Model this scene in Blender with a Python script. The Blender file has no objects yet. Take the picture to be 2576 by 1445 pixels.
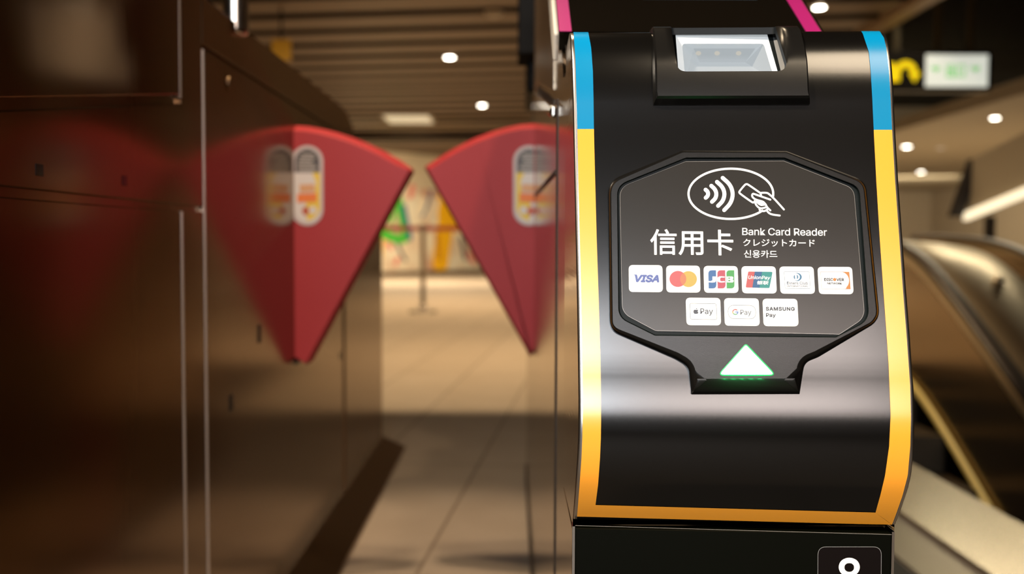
import bpy, bmesh, math, os, random
from mathutils import Vector, Matrix
from mathutils.geometry import delaunay_2d_cdt
random.seed(7)
SC = bpy.context.scene
COL = SC.collection
W, H, FPX = 2576.0, 1445.0, 2400.0
EYE = 0.83                                     # camera height above the floor
PITCH = math.atan(112 / FPX)
ROLL = 0.004

# ------------------------------------------------------------------ camera
cam_d = bpy.data.cameras.new('camera')
cam = bpy.data.objects.new('camera', cam_d); COL.objects.link(cam)
SC.camera = cam
cam_d.sensor_fit = 'HORIZONTAL'; cam_d.sensor_width = 36.0
cam_d.lens = 36.0 * FPX / W
cam_d.clip_start = 0.02; cam_d.clip_end = 200
_F = Vector((0, math.cos(PITCH), -math.sin(PITCH)))
_U = Vector((0, math.sin(PITCH), math.cos(PITCH)))
_R = Vector((1, 0, 0))
RR = _R * math.cos(ROLL) + _U * math.sin(ROLL)
UU = _U * math.cos(ROLL) - _R * math.sin(ROLL)
cam.matrix_world = Matrix(((RR.x, UU.x, -_F.x, 0), (RR.y, UU.y, -_F.y, 0), (RR.z, UU.z, -_F.z, EYE), (0, 0, 0, 1)))
cam_d.dof.use_dof = True
cam_d.dof.focus_distance = 0.80
cam_d.dof.aperture_fstop = 3.9
cam_d.dof.aperture_blades = 0

SC.view_settings.view_transform = 'Standard'
SC.view_settings.look = 'None'
SC.view_settings.gamma = 1.0
SC.view_settings.use_curve_mapping = False
SC.view_settings.exposure = 0.0
try:
    SC.cycles.use_denoising = True
    SC.cycles.max_bounces = 10
    SC.cycles.sample_clamp_indirect = 4.0
    SC.cycles.blur_glossy = 0.4
except Exception:
    pass

# ------------------------------------------------------------------ world + main lights
wd = bpy.data.worlds.new('world'); SC.world = wd; wd.use_nodes = True
wd.node_tree.nodes['Background'].inputs[0].default_value = (1.0, 0.75, 0.5, 1)
wd.node_tree.nodes['Background'].inputs[1].default_value = 0.01

def area_light(name, loc, target, size, power, color, spread=180.0):
    l = bpy.data.lights.new(name, 'AREA'); l.shape = 'RECTANGLE'
    l.size, l.size_y = size; l.energy = power; l.color = color; l.spread = math.radians(spread)
    o = bpy.data.objects.new(name, l); COL.objects.link(o)
    o.location = loc
    o.rotation_euler = (Vector(target) - Vector(loc)).to_track_quat('-Z', 'Y').to_euler()
    return o

def spot_light(name, loc, target, power, color, angle, blend=0.3, radius=0.06):
    l = bpy.data.lights.new(name, 'SPOT'); l.energy = power; l.color = color
    l.spot_size = math.radians(angle); l.spot_blend = blend; l.shadow_soft_size = radius
    o = bpy.data.objects.new(name, l); COL.objects.link(o)
    o.location = loc
    o.rotation_euler = (Vector(target) - Vector(loc)).to_track_quat('-Z', 'Y').to_euler()
    return o

WARM = (1.0, 0.72, 0.42)
# bright cool-white concourse lights behind the photographer and a softer warm one beside them
area_light('concourse_light', (-0.83, -5.5, 2.15), (0.15, 0.8, 0.75), (2.0, 1.12), 21, (0.86, 0.93, 1.0), 60)
area_light('concourse_light', (1.24, -5.5, 2.15), (0.2, 0.8, 0.75), (2.05, 1.12), 12, (1.0, 0.86, 0.80), 60)
# ceiling lamps and added spots over the gate line
spot_light('overhead_spot', (0.98, -0.85, 2.85), (0.22, 0.86, 0.90), 220, (1.0, 0.80, 0.56), 19, 0.5, 0.55)
spot_light('overhead_spot', (-1.55, -0.75, 2.90), (0.20, 0.86, 0.90), 720, (1.0, 0.86, 0.68), 17, 0.5, 0.10)  # fill added to brighten the reader face without a visible glare
spot_light('overhead_spot', (-0.20, 1.75, 2.95), (-0.20, 1.75, 0), 70, (1.0, 0.76, 0.50), 120, 0.8, 0.06)  # wide weak spot added for a streak on the left cabinet
spot_light('overhead_spot', (0.50, 0.40, 3.10), (-0.25, 2.24, 0.85), 75, (1.0, 0.74, 0.50), 30, 0.5, 0.05)
spot_light('overhead_spot', (-0.23, 1.95, 2.95), (-0.23, 2.25, 0), 150, (1.0, 0.74, 0.50), 38, 0.6, 0.05)
# the hall past the gates
area_light('hall_area_light', (-0.2, 6.79, 2.97), (-0.2, 6.79, 0), (3.4, 0.04), 150, WARM)  # strip added so the floor gets a straight shade edge
area_light('hall_area_light', (-1.0, 13.0, 2.95), (-1.0, 13.0, 0), (4.0, 5.0), 130, WARM, 120)
area_light('hall_area_light', (-2.0, 20.0, 2.95), (-2.0, 21.0, 0), (4.0, 4.0), 620, (1.0, 0.80, 0.55))
area_light('hall_area_light', (2.95, 8.85, 2.40), (-0.5, 1.1, 1.0), (0.13, 1.1), 1.35, (1.0, 0.80, 0.55))  # narrow light added to draw the streak on the left gate's upper panel
# escalator hall on the right
area_light('right_area_light', (4.6, 9.6, 3.35), (2.8, 5.9, 0.9), (2.8, 0.25), 50, (1.0, 0.86, 0.60))
area_light('right_area_light', (8.0, 17.0, 2.45), (8.0, 17.0, 0), (3.0, 6.0), 330, (1.0, 0.84, 0.58))
area_light('right_area_light', (10.0, 25.0, 2.5), (11.5, 31.0, 1.0), (3.0, 1.5), 260, (1.0, 0.86, 0.60))  # fill added to brighten the far right wall

# ------------------------------------------------------------------ pixel rays (the photo's frame is 2576 x 1445)
def ray(px, py):
    return _F + RR * ((px - W / 2) / FPX) + UU * ((H / 2 - py) / FPX)
CAMP = Vector((0, 0, EYE))
def at_y(px, py, Y):
    v = ray(px, py); return CAMP + v * (Y / v.y)
def at_z(px, py, Z):
    v = ray(px, py); return CAMP + v * ((Z - EYE) / v.z)
def at_x(px, py, X):
    v = ray(px, py); return CAMP + v * (X / v.x)

# ------------------------------------------------------------------ materials
MATS = {}
def mat(name, color, rough=0.5, metal=0.0, spec=0.5, emit=None, estr=0.0, coat=0.0, coat_rough=0.1, bump=None, alpha=None, trans=0.0):
    if name in MATS: return MATS[name]
    m = bpy.data.materials.new(name); m.use_nodes = True
    nt = m.node_tree; b = nt.nodes['Principled BSDF']
    b.inputs['Base Color'].default_value = (*color, 1)
    b.inputs['Roughness'].default_value = rough
    b.inputs['Metallic'].default_value = metal
    b.inputs['Specular IOR Level'].default_value = spec
    b.inputs['Coat Weight'].default_value = coat
    b.inputs['Coat Roughness'].default_value = coat_rough
    b.inputs['Transmission Weight'].default_value = trans
    if emit:
        b.inputs['Emission Color'].default_value = (*emit, 1)
        b.inputs['Emission Strength'].default_value = estr
    if bump:
        sc, strength, dist, stretch = bump
        tc = nt.nodes.new('ShaderNodeTexCoord'); mp = nt.nodes.new('ShaderNodeMapping')
        nz = nt.nodes.new('ShaderNodeTexNoise'); bp = nt.nodes.new('ShaderNodeBump')
        mp.inputs['Scale'].default_value = stretch
        nz.inputs['Scale'].default_value = sc; nz.inputs['Detail'].default_value = 3
        bp.inputs['Strength'].default_value = strength; bp.inputs['Distance'].default_value = dist
        nt.links.new(tc.outputs['Object'], mp.inputs[0]); nt.links.new(mp.outputs[0], nz.inputs['Vector'])
        nt.links.new(nz.outputs[0], bp.inputs['Height']); nt.links.new(bp.outputs[0], b.inputs['Normal'])
    MATS[name] = m
    return m

def srgb(r, g, b):
    f = lambda c: (c / 255 / 12.92) if c <= 10 else (((c / 255) + 0.055) / 1.055) ** 2.4
    return (f(r), f(g), f(b))

paint = mat('black_satin_paint', (0.0030, 0.0026, 0.0022), 0.165, spec=0.62, bump=(4200, 0.10, 0.0001, (1, 1, 1)))
plastic = mat('black_moulded_plastic', (0.006, 0.0055, 0.005), 0.26, spec=0.30, bump=(2600, 0.40, 0.0001, (1, 1, 1)))
plinth_m = mat('black_plinth_paint', (0.0016, 0.0019, 0.0007), 0.3, spec=0.12)
label_m = mat('dark_grey_film', (0.020, 0.018, 0.0158), 0.22, spec=0.32, bump=(4500, 0.08, 0.0001, (1, 1, 1)))
groove_m = mat('dark_groove', (0.006, 0.009, 0.009), 0.4, spec=0.12)
white_ink = mat('white_ink', (0.86, 0.86, 0.85), 0.4)
chrome = mat('polished_steel', (0.62, 0.56, 0.49), 0.09, 1.0)
def brushed(name, color, sharp, broad, mix_):
    """lengthwise brushed steel: a clear reflection plus a lobe drawn out across the brushing"""
    m = bpy.data.materials.new(name); m.use_nodes = True; nt = m.node_tree
    b = nt.nodes['Principled BSDF']; b.inputs['Base Color'].default_value = (*color, 1); b.inputs['Metallic'].default_value = 1; b.inputs['Roughness'].default_value = sharp
    g = nt.nodes.new('ShaderNodeBsdfAnisotropic'); g.inputs['Color'].default_value = (*[min(1, c * 1.5) for c in color], 1); g.inputs['Roughness'].default_value = broad; g.inputs['Anisotropy'].default_value = 0.9; g.inputs['Rotation'].default_value = 0.25
    t = nt.nodes.new('ShaderNodeCombineXYZ'); t.inputs[2].default_value = 1.0; nt.links.new(t.outputs[0], g.inputs['Tangent'])
    x = nt.nodes.new('ShaderNodeMixShader'); x.inputs[0].default_value = mix_
    out = nt.nodes['Material Output']
    nt.links.new(b.outputs[0], x.inputs[1]); nt.links.new(g.outputs[0], x.inputs[2]); nt.links.new(x.outputs[0], out.inputs[0])
    MATS[name] = m; return m
steel = brushed('brushed_steel', (0.25, 0.165, 0.095), 0.16, 0.34, 0.26)
mirror_steel = mat('lane_side_steel', (0.36, 0.265, 0.18), 0.12, 1.0)
steel_edge = mat('steel_edge_lit_tone', (0.72, 0.64, 0.58), 0.35, 0.6)
seam_m = mat('panel_seam', (0.012, 0.007, 0.004), 0.6)
blue_m = mat('blue_vinyl', (0.0008, 0.20, 0.41), 0.24, spec=0.35)
yellow_m = mat('yellow_vinyl', (0.95, 0.375, 0.030), 0.22, spec=0.8)
magenta_m = mat('magenta_vinyl', (0.30, 0.012, 0.115), 0.35, spec=0.3)
flap_m = mat('maroon_flap', (0.40, 0.036, 0.040), 0.5, spec=0.25)
flap_edge = mat('maroon_flap_edge', (0.42, 0.045, 0.055), 0.45)
glassblack = mat('black_display_glass', (0.004, 0.003, 0.002), 0.10, spec=0.4)
tray_m = mat('glowing_scanner_tray', (0.42, 0.44, 0.45), 0.35, emit=(0.90, 0.97, 1.0), estr=0.42)  # the tray's lit look is put in as its own glow
pan_m = mat('glowing_scanner_pan', (0.10, 0.105, 0.11), 0.35, emit=(0.88, 0.96, 1.0), estr=0.40)  # LED light on the pan, also put in as glow
rubber = mat('black_rubber', (0.015, 0.012, 0.009), 0.5)

# ------------------------------------------------------------------ mesh + object helpers
def link(o, parent=None):
    COL.objects.link(o)
    if parent: o.parent = parent
    return o

def mesh_obj(name, verts, faces, mats, parent=None, fmats=None, smooth=False):
    me = bpy.data.meshes.new(name)
    me.from_pydata([tuple(v) for v in verts], [], faces)
    for m in (mats if isinstance(mats, (list, tuple)) else [mats]): me.materials.append(m)
    if fmats:
        for p, i in zip(me.polygons, fmats): p.material_index = i
    if smooth:
        for p in me.polygons: p.use_smooth = True
    bm = bmesh.new(); bm.from_mesh(me)
    bmesh.ops.remove_doubles(bm, verts=bm.verts, dist=1e-6)
    bm.to_mesh(me); bm.free(); me.update()
    o = bpy.data.objects.new(name, me)
    return link(o, parent)

def recalc(o):
    bm = bmesh.new(); bm.from_mesh(o.data)
    bmesh.ops.recalc_face_normals(bm, faces=bm.faces); bm.to_mesh(o.data); bm.free()
    return o

def thing(name, loc, label, cat, group=None):
    o = bpy.data.objects.new(name, None); o.empty_display_size = 0.05
    COL.objects.link(o); o.location = loc
    o['label'] = label; o['category'] = cat
    if group: o['group'] = group
    return o

def tag(o, label, cat, group=None):
    o['label'] = label; o['category'] = cat
    if group: o['group'] = group
    return o

def structure(o):
    o['kind'] = 'structure'; return o

def settle():
    """keep world placement of children under a moved empty"""
    bpy.context.view_layer.update()

def box_geo(x0, x1, y0, y1, z0, z1):
    v = [(x, y, z) for x in (x0, x1) for y in (y0, y1) for z in (z0, z1)]
    f = [(0, 1, 3, 2), (4, 6, 7, 5), (0, 4, 5, 1), (2, 3, 7, 6), (0, 2, 6, 4), (1, 5, 7, 3)]
    return v, f

def bevel(o, w, seg=2):
    b = o.modifiers.new('bevel', 'BEVEL'); b.width = w; b.segments = seg; b.limit_method = 'ANGLE'; b.angle_limit = math.radians(35)
    return o

def box(name, x0, x1, y0, y1, z0, z1, m, parent=None, bev=0.0):
    v, f = box_geo(x0, x1, y0, y1, z0, z1)
    o = recalc(mesh_obj(name, v, f, m, parent))
    if bev: bevel(o, bev)
    return o

def prism_yz(name, poly, x0, x1, m, parent=None, bev=0.0, mats=None):
    """a side outline in (y, z) pushed through the width x0..x1"""
    n = len(poly)
    v = [(x0, y, z) for y, z in poly] + [(x1, y, z) for y, z in poly]
    f = [tuple(range(n)), tuple(range(2 * n - 1, n - 1, -1))] + [(i, (i + 1) % n, n + (i + 1) % n, n + i) for i in range(n)]
    o = recalc(mesh_obj(name, v, f, m, parent))
    if bev: bevel(o, bev)
    return o

def tube(name, p0, p1, r, m, parent=None, n=20, r1=None):
    p0, p1 = Vector(p0), Vector(p1); r1 = r if r1 is None else r1
    d = (p1 - p0).normalized(); a = d.orthogonal().normalized(); b = d.cross(a)
    v, f = [], []
    for p, rr in ((p0, r), (p1, r1)):
        for k in range(n):
            t = 2 * math.pi * k / n; v.append(p + (a * math.cos(t) + b * math.sin(t)) * rr)
    for k in range(n): f.append((k, (k + 1) % n, n + (k + 1) % n, n + k))
    f += [tuple(range(n))[::-1], tuple(range(n, 2 * n))]
    o = recalc(mesh_obj(name, v, f, m, parent))
    for p in o.data.polygons: p.use_smooth = len(p.vertices) == 4
    return o

def lathe(name, prof, centre, m, parent=None, n=32):
    c = Vector(centre); v, f = [], []
    for r, z in prof:
        for k in range(n):
            t = 2 * math.pi * k / n; v.append(c + Vector((r * math.cos(t), r * math.sin(t), z)))
    for i in range(len(prof) - 1):
        for k in range(n):
            f.append((i * n + k, i * n + (k + 1) % n, (i + 1) * n + (k + 1) % n, (i + 1) * n + k))
    f += [tuple(range(n))[::-1], tuple(range((len(prof) - 1) * n, len(prof) * n))]
    o = recalc(mesh_obj(name, v, f, m, parent, smooth=True))
    return o

# ---- 2D tools
def rounded(pts, radii, seg=7):
    """polygon with arc corners; radii one number or a list"""
    n = len(pts); out = []
    for i in range(n):
        r = radii if isinstance(radii, (int, float)) else radii[i]
        p = Vector(pts[i]); a = Vector(pts[i - 1]) - p; b = Vector(pts[(i + 1) % n]) - p
        if r <= 0: out.append(p); continue
        la, lb = a.length, b.length; a.normalize(); b.normalize()
        ang = a.angle(b); t = min(r / math.tan(ang / 2), la * 0.49, lb * 0.49)
        p0, p1 = p + a * t, p + b * t
        for k in range(seg + 1):
            s = k / seg
            out.append(p0 * (1 - s) ** 2 * 1.0 + p * 2 * s * (1 - s) + p1 * s * s)
    return out

def offset(poly, ds):
    """move every vertex inward (ds: number or one per vertex)"""
    n = len(poly)
    area = sum(poly[i].x * poly[(i + 1) % n].y - poly[(i + 1) % n].x * poly[i].y for i in range(n))
    sg = 1 if area > 0 else -1
    out = []
    for i in range(n):
        d = ds if isinstance(ds, (int, float)) else ds[i]
        a = (poly[i] - poly[i - 1]); b = (poly[(i + 1) % n] - poly[i])
        if a.length < 1e-9: a = b
        if b.length < 1e-9: b = a
        a = a.normalized(); b = b.normalized()
        na = Vector((-a.y, a.x)) * sg; nb = Vector((-b.y, b.x)) * sg
        nn = na + nb
        if nn.length < 1e-6: nn = na
        nn.normalize(); c = max(0.5, nn.dot(na))
        out.append(poly[i] + nn * (d / c))
    return out

def inside(p, poly):
    x, y = p; r = False; n = len(poly); j = n - 1
    for i in range(n):
        xi, yi = poly[i]; xj, yj = poly[j]
        if (yi > y) != (yj > y) and x < (xj - xi) * (y - yi) / (yj - yi) + xi: r = not r
        j = i
    return r

def triangulate(outer, holes=(), step=None):
    pts = [Vector(p) for p in outer]; faces = [list(range(len(pts)))]; 
    for h in holes:
        s = len(pts); pts += [Vector(p) for p in h]; faces.append(list(range(s, len(pts))))
    edges = []
    for fc in faces:
        edges += [(fc[i], fc[(i + 1) % len(fc)]) for i in range(len(fc))]
    if step:
        x0, x1 = min(p[0] for p in outer), max(p[0] for p in outer); y0, y1 = min(p[1] for p in outer), max(p[1] for p in outer)
        sx, sy = step if isinstance(step, tuple) else (step, step)
        x = x0 + sx / 2
        while x < x1:
            y = y0 + sy / 2
            while y < y1:
                if inside((x, y), outer) and not any(inside((x, y), h) for h in holes): pts.append(Vector((x, y)))
                y += sy
            x += sx
    vo, eo, fo, *_ = delaunay_2d_cdt(pts, edges, [], 0, 1e-7)
    res = []
    for t in fo:
        c = sum((Vector(vo[i]) for i in t), Vector((0, 0))) / len(t)
        if inside(c, outer) and not any(inside(c, h) for h in holes): res.append(tuple(t))
    return vo, res

# ------------------------------------------------------------------ the front cover's surface
PSI = 0.045
UH = Vector((math.cos(PSI), -math.sin(PSI), 0))          # along the gate's width
DH = Vector((math.sin(PSI), math.cos(PSI), 0))           # away from the viewer
PROF = [(-0.2358, 0.8060), (-0.222, 0.7965), (-0.2080, 0.7885), (-0.1935, 0.7820), (-0.176, 0.7785), (-0.1595, 0.7776), (-0.146, 0.7785),
        (-0.134, 0.7803), (-0.120, 0.7832)]
def _pl(z): return 0.8252 - (0.0974 - z) * 0.1888
PROF += [(z, _pl(z)) for z in (-0.10, -0.08, -0.05, -0.02, 0.01, 0.04, 0.07, 0.0974)]
PROF += [(0.113, 0.8278), (0.128, 0.8300), (0.141, 0.8326), (0.153, 0.8360), (0.163, 0.8396), (0.171, 0.8434), (0.178, 0.8478), (0.1835, 0.8530), (0.187, 0.8600), (0.1885, 0.869)]
def smooth_prof(p, it=2):
    for _ in range(it):
        q = [p[0]]
        for a, b in zip(p, p[1:]):
            q += [(a[0] * .75 + b[0] * .25, a[1] * .75 + b[1] * .25), (a[0] * .25 + b[0] * .75, a[1] * .25 + b[1] * .75)]
        q.append(p[-1]); p = q
    return p
PROF = smooth_prof(PROF)
def prof_off(h):
    out = []
    for i, (z, d) in enumerate(PROF):
        z0, d0 = PROF[max(0, i - 1)]; z1, d1 = PROF[min(len(PROF) - 1, i + 1)]
        tz, td = z1 - z0, d1 - d0; l = math.hypot(tz, td)
        out.append((z + h * td / l, d - h * tz / l))
    return out
_pc = {}
def depth_at(z, h=0.0):
    k = round(h, 6)
    if k not in _pc: _pc[k] = prof_off(h)
    P = _pc[k]
    if z <= P[0][0]: a, b = P[0], P[1]
    elif z >= P[-1][0]: return P[-1][1]
    else:
        for a, b in zip(P, P[1:]):
            if a[0] <= z <= b[0]: break
    return a[1] + (b[1] - a[1]) * (z - a[0]) / (b[0] - a[0])
def S(lat, z, h=0.0, dd=0.0):
    """point of the cover: lat along the width, z from eye level, h proud of it"""
    p = UH * lat + DH * (depth_at(z, h) + dd); return Vector((p.x, p.y, EYE + z))
def FP(px, py, h=0.0):
    """where the line of sight of a photo pixel meets the cover raised by h"""
    v = ray(px, py); dn = v.dot(DH)
    lo, hi = 0.70, 0.885
    f = lambda t: t * dn - depth_at(t * v.z, h)
    for _ in range(50):
        m = (lo + hi) / 2
        if f(m) > 0: hi = m
        else: lo = m
    return CAMP + v * hi
def latz(px, py, h=0.0):
    p = FP(px, py, h) - CAMP; return p.dot(UH), p.z

def interp(tab, x):
    if x <= tab[0][0]: return tab[0][1]
    for a, b in zip(tab, tab[1:]):
        if x <= b[0]: return a[1] + (b[1] - a[1]) * (x - a[0]) / (b[0] - a[0])
    return tab[-1][1]
LO = [(79, 1442), (85, 1443), (150, 1447.5), (250, 1450.5), (325, 1452.5), (450, 1455), (600, 1458.5), (750, 1462), (900, 1464.5), (1000, 1466), (1050, 1466), (1100, 1465), (1150, 1463), (1220, 1458), (1303, 1451.5)]
LI = [(79, 1479), (85, 1480.5), (120, 1487), (180, 1491.5), (250, 1493), (325, 1494), (450, 1497), (600, 1501), (750, 1506), (900, 1510.5), (1000, 1512), (1050, 1512), (1100, 1511.5), (1150, 1509.5), (1220, 1504.5), (1271, 1498)]
RO = [(77, 2206), (80, 2213), (95, 2223), (120, 2229), (180, 2236), (250, 2240), (327, 2243.5), (455, 2251), (606, 2262), (720, 2270), (845, 2280), (971, 2289), (1046, 2291), (1122, 2289.5), (1197, 2283), (1247, 2270), (1290, 2255), (1322, 2243)]
RI = [(77, 2164), (85, 2170), (130, 2185), (180, 2190), (250, 2194), (327, 2197.5), (455, 2204), (606, 2213), (720, 2221), (845, 2230), (921, 2235), (1046, 2240), (1122, 2236.5), (1197, 2226), (1247, 2214), (1290, 2202)]
# outline of the cover in (lat, z), a table per height
def edge_table(tab):
    t = sorted((latz(x, y)[1], latz(x, y)[0]) for y, x in tab); return t
TL_, TLI, TR_, TRI = edge_table(LO), edge_table(LI), edge_table(RO), edge_table(RI)
ZB, ZT = PROF[0][0], 0.1884
def latL(z): return interp(TL_, z)
def latR(z): return interp(TR_, z)

# ================================================================== THE READER GATE (right, sharp)
gate = thing('ticket_gate', (0.19, 1.9, 0), 'ticket gate with black card reader front, blue and yellow edge stripes and payment logos', 'ticket gate')
GI = Matrix.Translation((-0.19, -1.9, 0))
def into(o, root):                               # children keep their world coordinates
    if o.parent is root: o.matrix_parent_inverse = Matrix.Translation(-root.location)
    return o

XL = 0.0525                                      # lane face of the reader gate
def sheet(name, outline, h, m, parent, holes=(), step=None, smooth=True, fn=None):
    vo, fo = triangulate(outline, holes, step)
    fn = fn or (lambda p: FP(p[0], p[1], h))
    o = mesh_obj(name, [fn(p) for p in vo], fo, m, parent, smooth=smooth)
    face_cam(o)
    return o
def face_cam(o):
    me = o.data
    flip = sum(1 if (p.normal.dot(p.center - CAMP) > 0) else -1 for p in me.polygons) > 0
    bm = bmesh.new(); bm.from_mesh(me); bmesh.ops.recalc_face_normals(bm, faces=bm.faces)
    bm.normal_update()
    s = sum(f.normal.dot(f.calc_center_median() - CAMP) * f.calc_area() for f in bm.faces)
    if s > 0: bmesh.ops.reverse_faces(bm, faces=bm.faces)
    bm.to_mesh(me); bm.free()

# --- the curved front cover, with the scanner's window cut through it
WINL, WINR, WINB = latz(1700, 150)[0] - 0.003, latz(1972, 150)[0] + 0.003, latz(1830, 184)[1] 
def cover_skin(parent):
    zs = []
    z = ZB
    while z < ZT - 1e-6:
        zs.append(z); z += 0.0016
    zs.append(ZT); zs.append(WINB); zs = sorted(set(zs))
    v, f = [], []
    for z in zs:
        a, b = latL(z), latR(z)
        for l in (a, WINL, WINR, b): v.append(S(l, z))
    for i in range(len(zs) - 1):
        for k in range(3):
            if k == 1 and zs[i] >= WINB - 1e-6: continue
            f.append((i * 4 + k, i * 4 + k + 1, i * 4 + 5 + k, i * 4 + 4 + k))
    # flat deck behind the roll
    n = len(v); zt = ZT
    for dd in (0.010, 0.16):
        for l in (latL(zt), WINL, WINR, latR(zt)): v.append(S(l, zt, 0, dd) + Vector((0, 0, 0.0008)))
    base = (len(zs) - 1) * 4
    for k in range(3):
        if k != 1: f.append((base + k, base + k + 1, n + k + 1, n + k))
        f.append((n + k, n + k + 1, n + 5 + k, n + 4 + k))
    o = mesh_obj('front_cover', v, f, paint, parent, smooth=True); face_cam(o); return o
cover = into(cover_skin(gate), gate)

def trim_edge(side, parent):
    """polished edge of the cover, rolled round to the cabinet's side"""
    v, f = [], []; N = 7
    zs = [ZB + (ZT - ZB) * i / 70 for i in range(71)]
    sg = -1 if side == 'L' else 1
    for z in zs:
        l = latL(z) if side == 'L' else latR(z)
        for o_, d_ in ((0, 0), (0.0008, 0.00006), (0.0017, 0.0002), (0.0025, 0.00045), (0.0031, 0.0010), (0.0034, 0.0019), (0.0035, 0.004)):
            v.append(S(l + sg * o_, z, 0, d_))
    for i in range(len(zs) - 1):
        for k in range(N):
            if k == N - 1: continue
            a = i * N + k; f.append((a, a + 1, a + N + 1, a + N))
    sv_, sf_ = [], []
    for i, z in enumerate(zs):
        e = v[i * N + N - 1]; sv_ += [e, Vector((XL - 0.0004 if side == 'L' else e.x, 0.946, e.z))]
    for q in sv_[:2]: sv_ = sv_ + [Vector((q.x, q.y, EYE - 0.2424))]
    sf_.append((0, 1, len(sv_) - 1, len(sv_) - 2))
    for i in range(len(zs) - 1): sf_.append((2 * i, 2 * i + 1, 2 * i + 3, 2 * i + 2))
    into(recalc(mesh_obj('cover_side', sv_, sf_, mirror_steel, parent)), gate)
    o = recalc(mesh_obj('cover_trim', v, f, mat('trim_steel', (0.62, 0.57, 0.52), 0.24, 1.0), parent, smooth=True)); return into(o, gate)
trim_edge('L', gate); trim_edge('R', gate)

def cover_normals(o):
    ns = []
    for v in o.data.vertices:
        z = v.co.z - EYE; sl_ = (depth_at(z + 0.0012) - depth_at(z - 0.0012)) / 0.0024
        n = Vector((0, 0, sl_)) - DH
        ns.append(n.normalized())
    for p in o.data.polygons: p.use_smooth = True
    # polygons must face the viewer for the normals to hold
    bm = bmesh.new(); bm.from_mesh(o.data); bm.normal_update()
    bad = [f for f in bm.faces if f.normal.dot(-DH) < 0]
    bmesh.ops.reverse_faces(bm, faces=bad); bm.to_mesh(o.data); bm.free()
    o.data.normals_split_custom_set_from_vertices([tuple(n) for n in ns])
def stripe(name, segs, m, parent):
    """segs: list of (tabOuter, tabInner, y0, y1) strips between two photo edges"""
    v, f = [], []
    for to, ti, y0, y1, dy in segs:
        n = 90; s = len(v)
        for i in range(n + 1):
            y = y0 + (y1 - y0) * (i / n) ** 1.8
            for k in range(4):
                a = k / 3; x = interp(to, y) * (1 - a) + interp(ti, y) * a
                p = latz(x, y + dy * a); v.append(S(p[0], p[1], 0.0004))
        for i in range(n):
            for k in range(3):
                a = s + i * 4 + k; f.append((a, a + 1, a + 5, a + 4))
    o = mesh_obj(name, v, f, m, parent, smooth=True); cover_normals(o); return into(o, gate)
stripe('blue_stripe', [(LO, LI, 81, 325, 0)], blue_m, gate)['label'] = 'blue left stripe'
stripe('blue_stripe', [(RO, RI, 79, 327, 0)], blue_m, gate)['label'] = 'blue right stripe'
def yellow():
    v, f = [], []
    def strip(to, ti, y0, y1):
        n = int((y1 - y0) / 8); s = len(v)
        for i in range(n + 1):
            y = y0 + (y1 - y0) * i / n
            for k in range(4):
                a = k / 3; p = latz(interp(to, y) * (1 - a) + interp(ti, y) * a, y); v.append(S(p[0], p[1], 0.0004))
        for i in range(n):
            for k in range(3):
                a = s + i * 4 + k; f.append((a, a + 1, a + 5, a + 4))
    strip(LO, LI, 325, 1271); strip(RO, RI, 327, 1290)
    # bottom band with mitred ends
    s = len(v); n = 24
    for i in range(n + 1):
        a = i / n
        tx, ty = 1498 + (2202 - 1498) * a, 1271 + (1290 - 1271) * a
        bx, by = 1451.5 + (2243 - 1451.5) * a, 1300 + (1321 - 1300) * a
        for k in range(4):
            c = k / 3; p = latz(tx + (bx - tx) * c, ty + (by - ty) * c); v.append(S(p[0], max(p[1], ZB), 0.0004))
    for i in range(n):
        for k in range(3):
            a = s + i * 4 + k; f.append((a, a + 1, a + 5, a + 4))
    for poly in ([(1451.5, 1300)] + [(interp(LO, y), y) for y in (1292, 1285, 1278, 1271)] + [(1498, 1271)],
                 [(2243, 1321)] + [(interp(RO, y), y) for y in (1314, 1306, 1298, 1290)] + [(2202, 1290)]):
        vo, fo = triangulate([Vector(p) for p in poly], (), 5); s = len(v)
        for x, y in vo: p = latz(x, y); v.append(S(p[0], max(p[1], ZB), 0.0004))
        f += [tuple(s + k for k in t) for t in fo]
    o = mesh_obj('yellow_stripe', v, f, yellow_m, gate, smooth=True); cover_normals(o); return into(o, gate)
yellow()

# --- cabinet body: a side outline pushed through its width
def zz(d): return EYE + d
def gate_body(parent, x0, x1, near, far, m):
    # above the front cover the hood leans back up to the top
    poly = [(near, 0.06), (near, zz(-0.242)), (near + 0.134, zz(-0.242)), (near + 0.134, zz(0.165)), (1.0, zz(0.175)), (1.03, zz(0.205)), (1.58, zz(0.595)), (2.23, zz(0.60)), (2.27, zz(0.575)), (2.28, zz(0.41)),
            (far - 0.55, zz(0.41)), (far - 0.42, zz(0.39)), (far - 0.32, zz(0.34)), (far - 0.22, zz(0.24)), (far - 0.14, zz(0.10)), (far, zz(0.04)), (far, 0.06)]
    return into(prism_yz('cabinet', poly, x0, x1, m, parent, 0.004), parent)
body = gate_body(gate, XL, XL + 0.272, 0.806, 3.3, mirror_steel)

# lane side fittings of the reader gate
def side_box(name, x, t, pts, m, parent, bev=0.0015):
    o = prism_yz(name, pts, x - t, x + t, m, parent, bev); return into(o, parent)
side_box('hood_side', XL - 0.001, 0.0016, [(1.20, zz(0.19)), (2.00, zz(0.335)), (2.22, zz(0.335)), (2.22, zz(0.595)), (1.60, zz(0.585)), (1.20, zz(0.31))], mat('hood_steel', (0.34, 0.27, 0.20), 0.30, 1.0, bump=(90, 0.3, 0.003, (1, 0.6, 1))), gate, 0.001)
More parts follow.
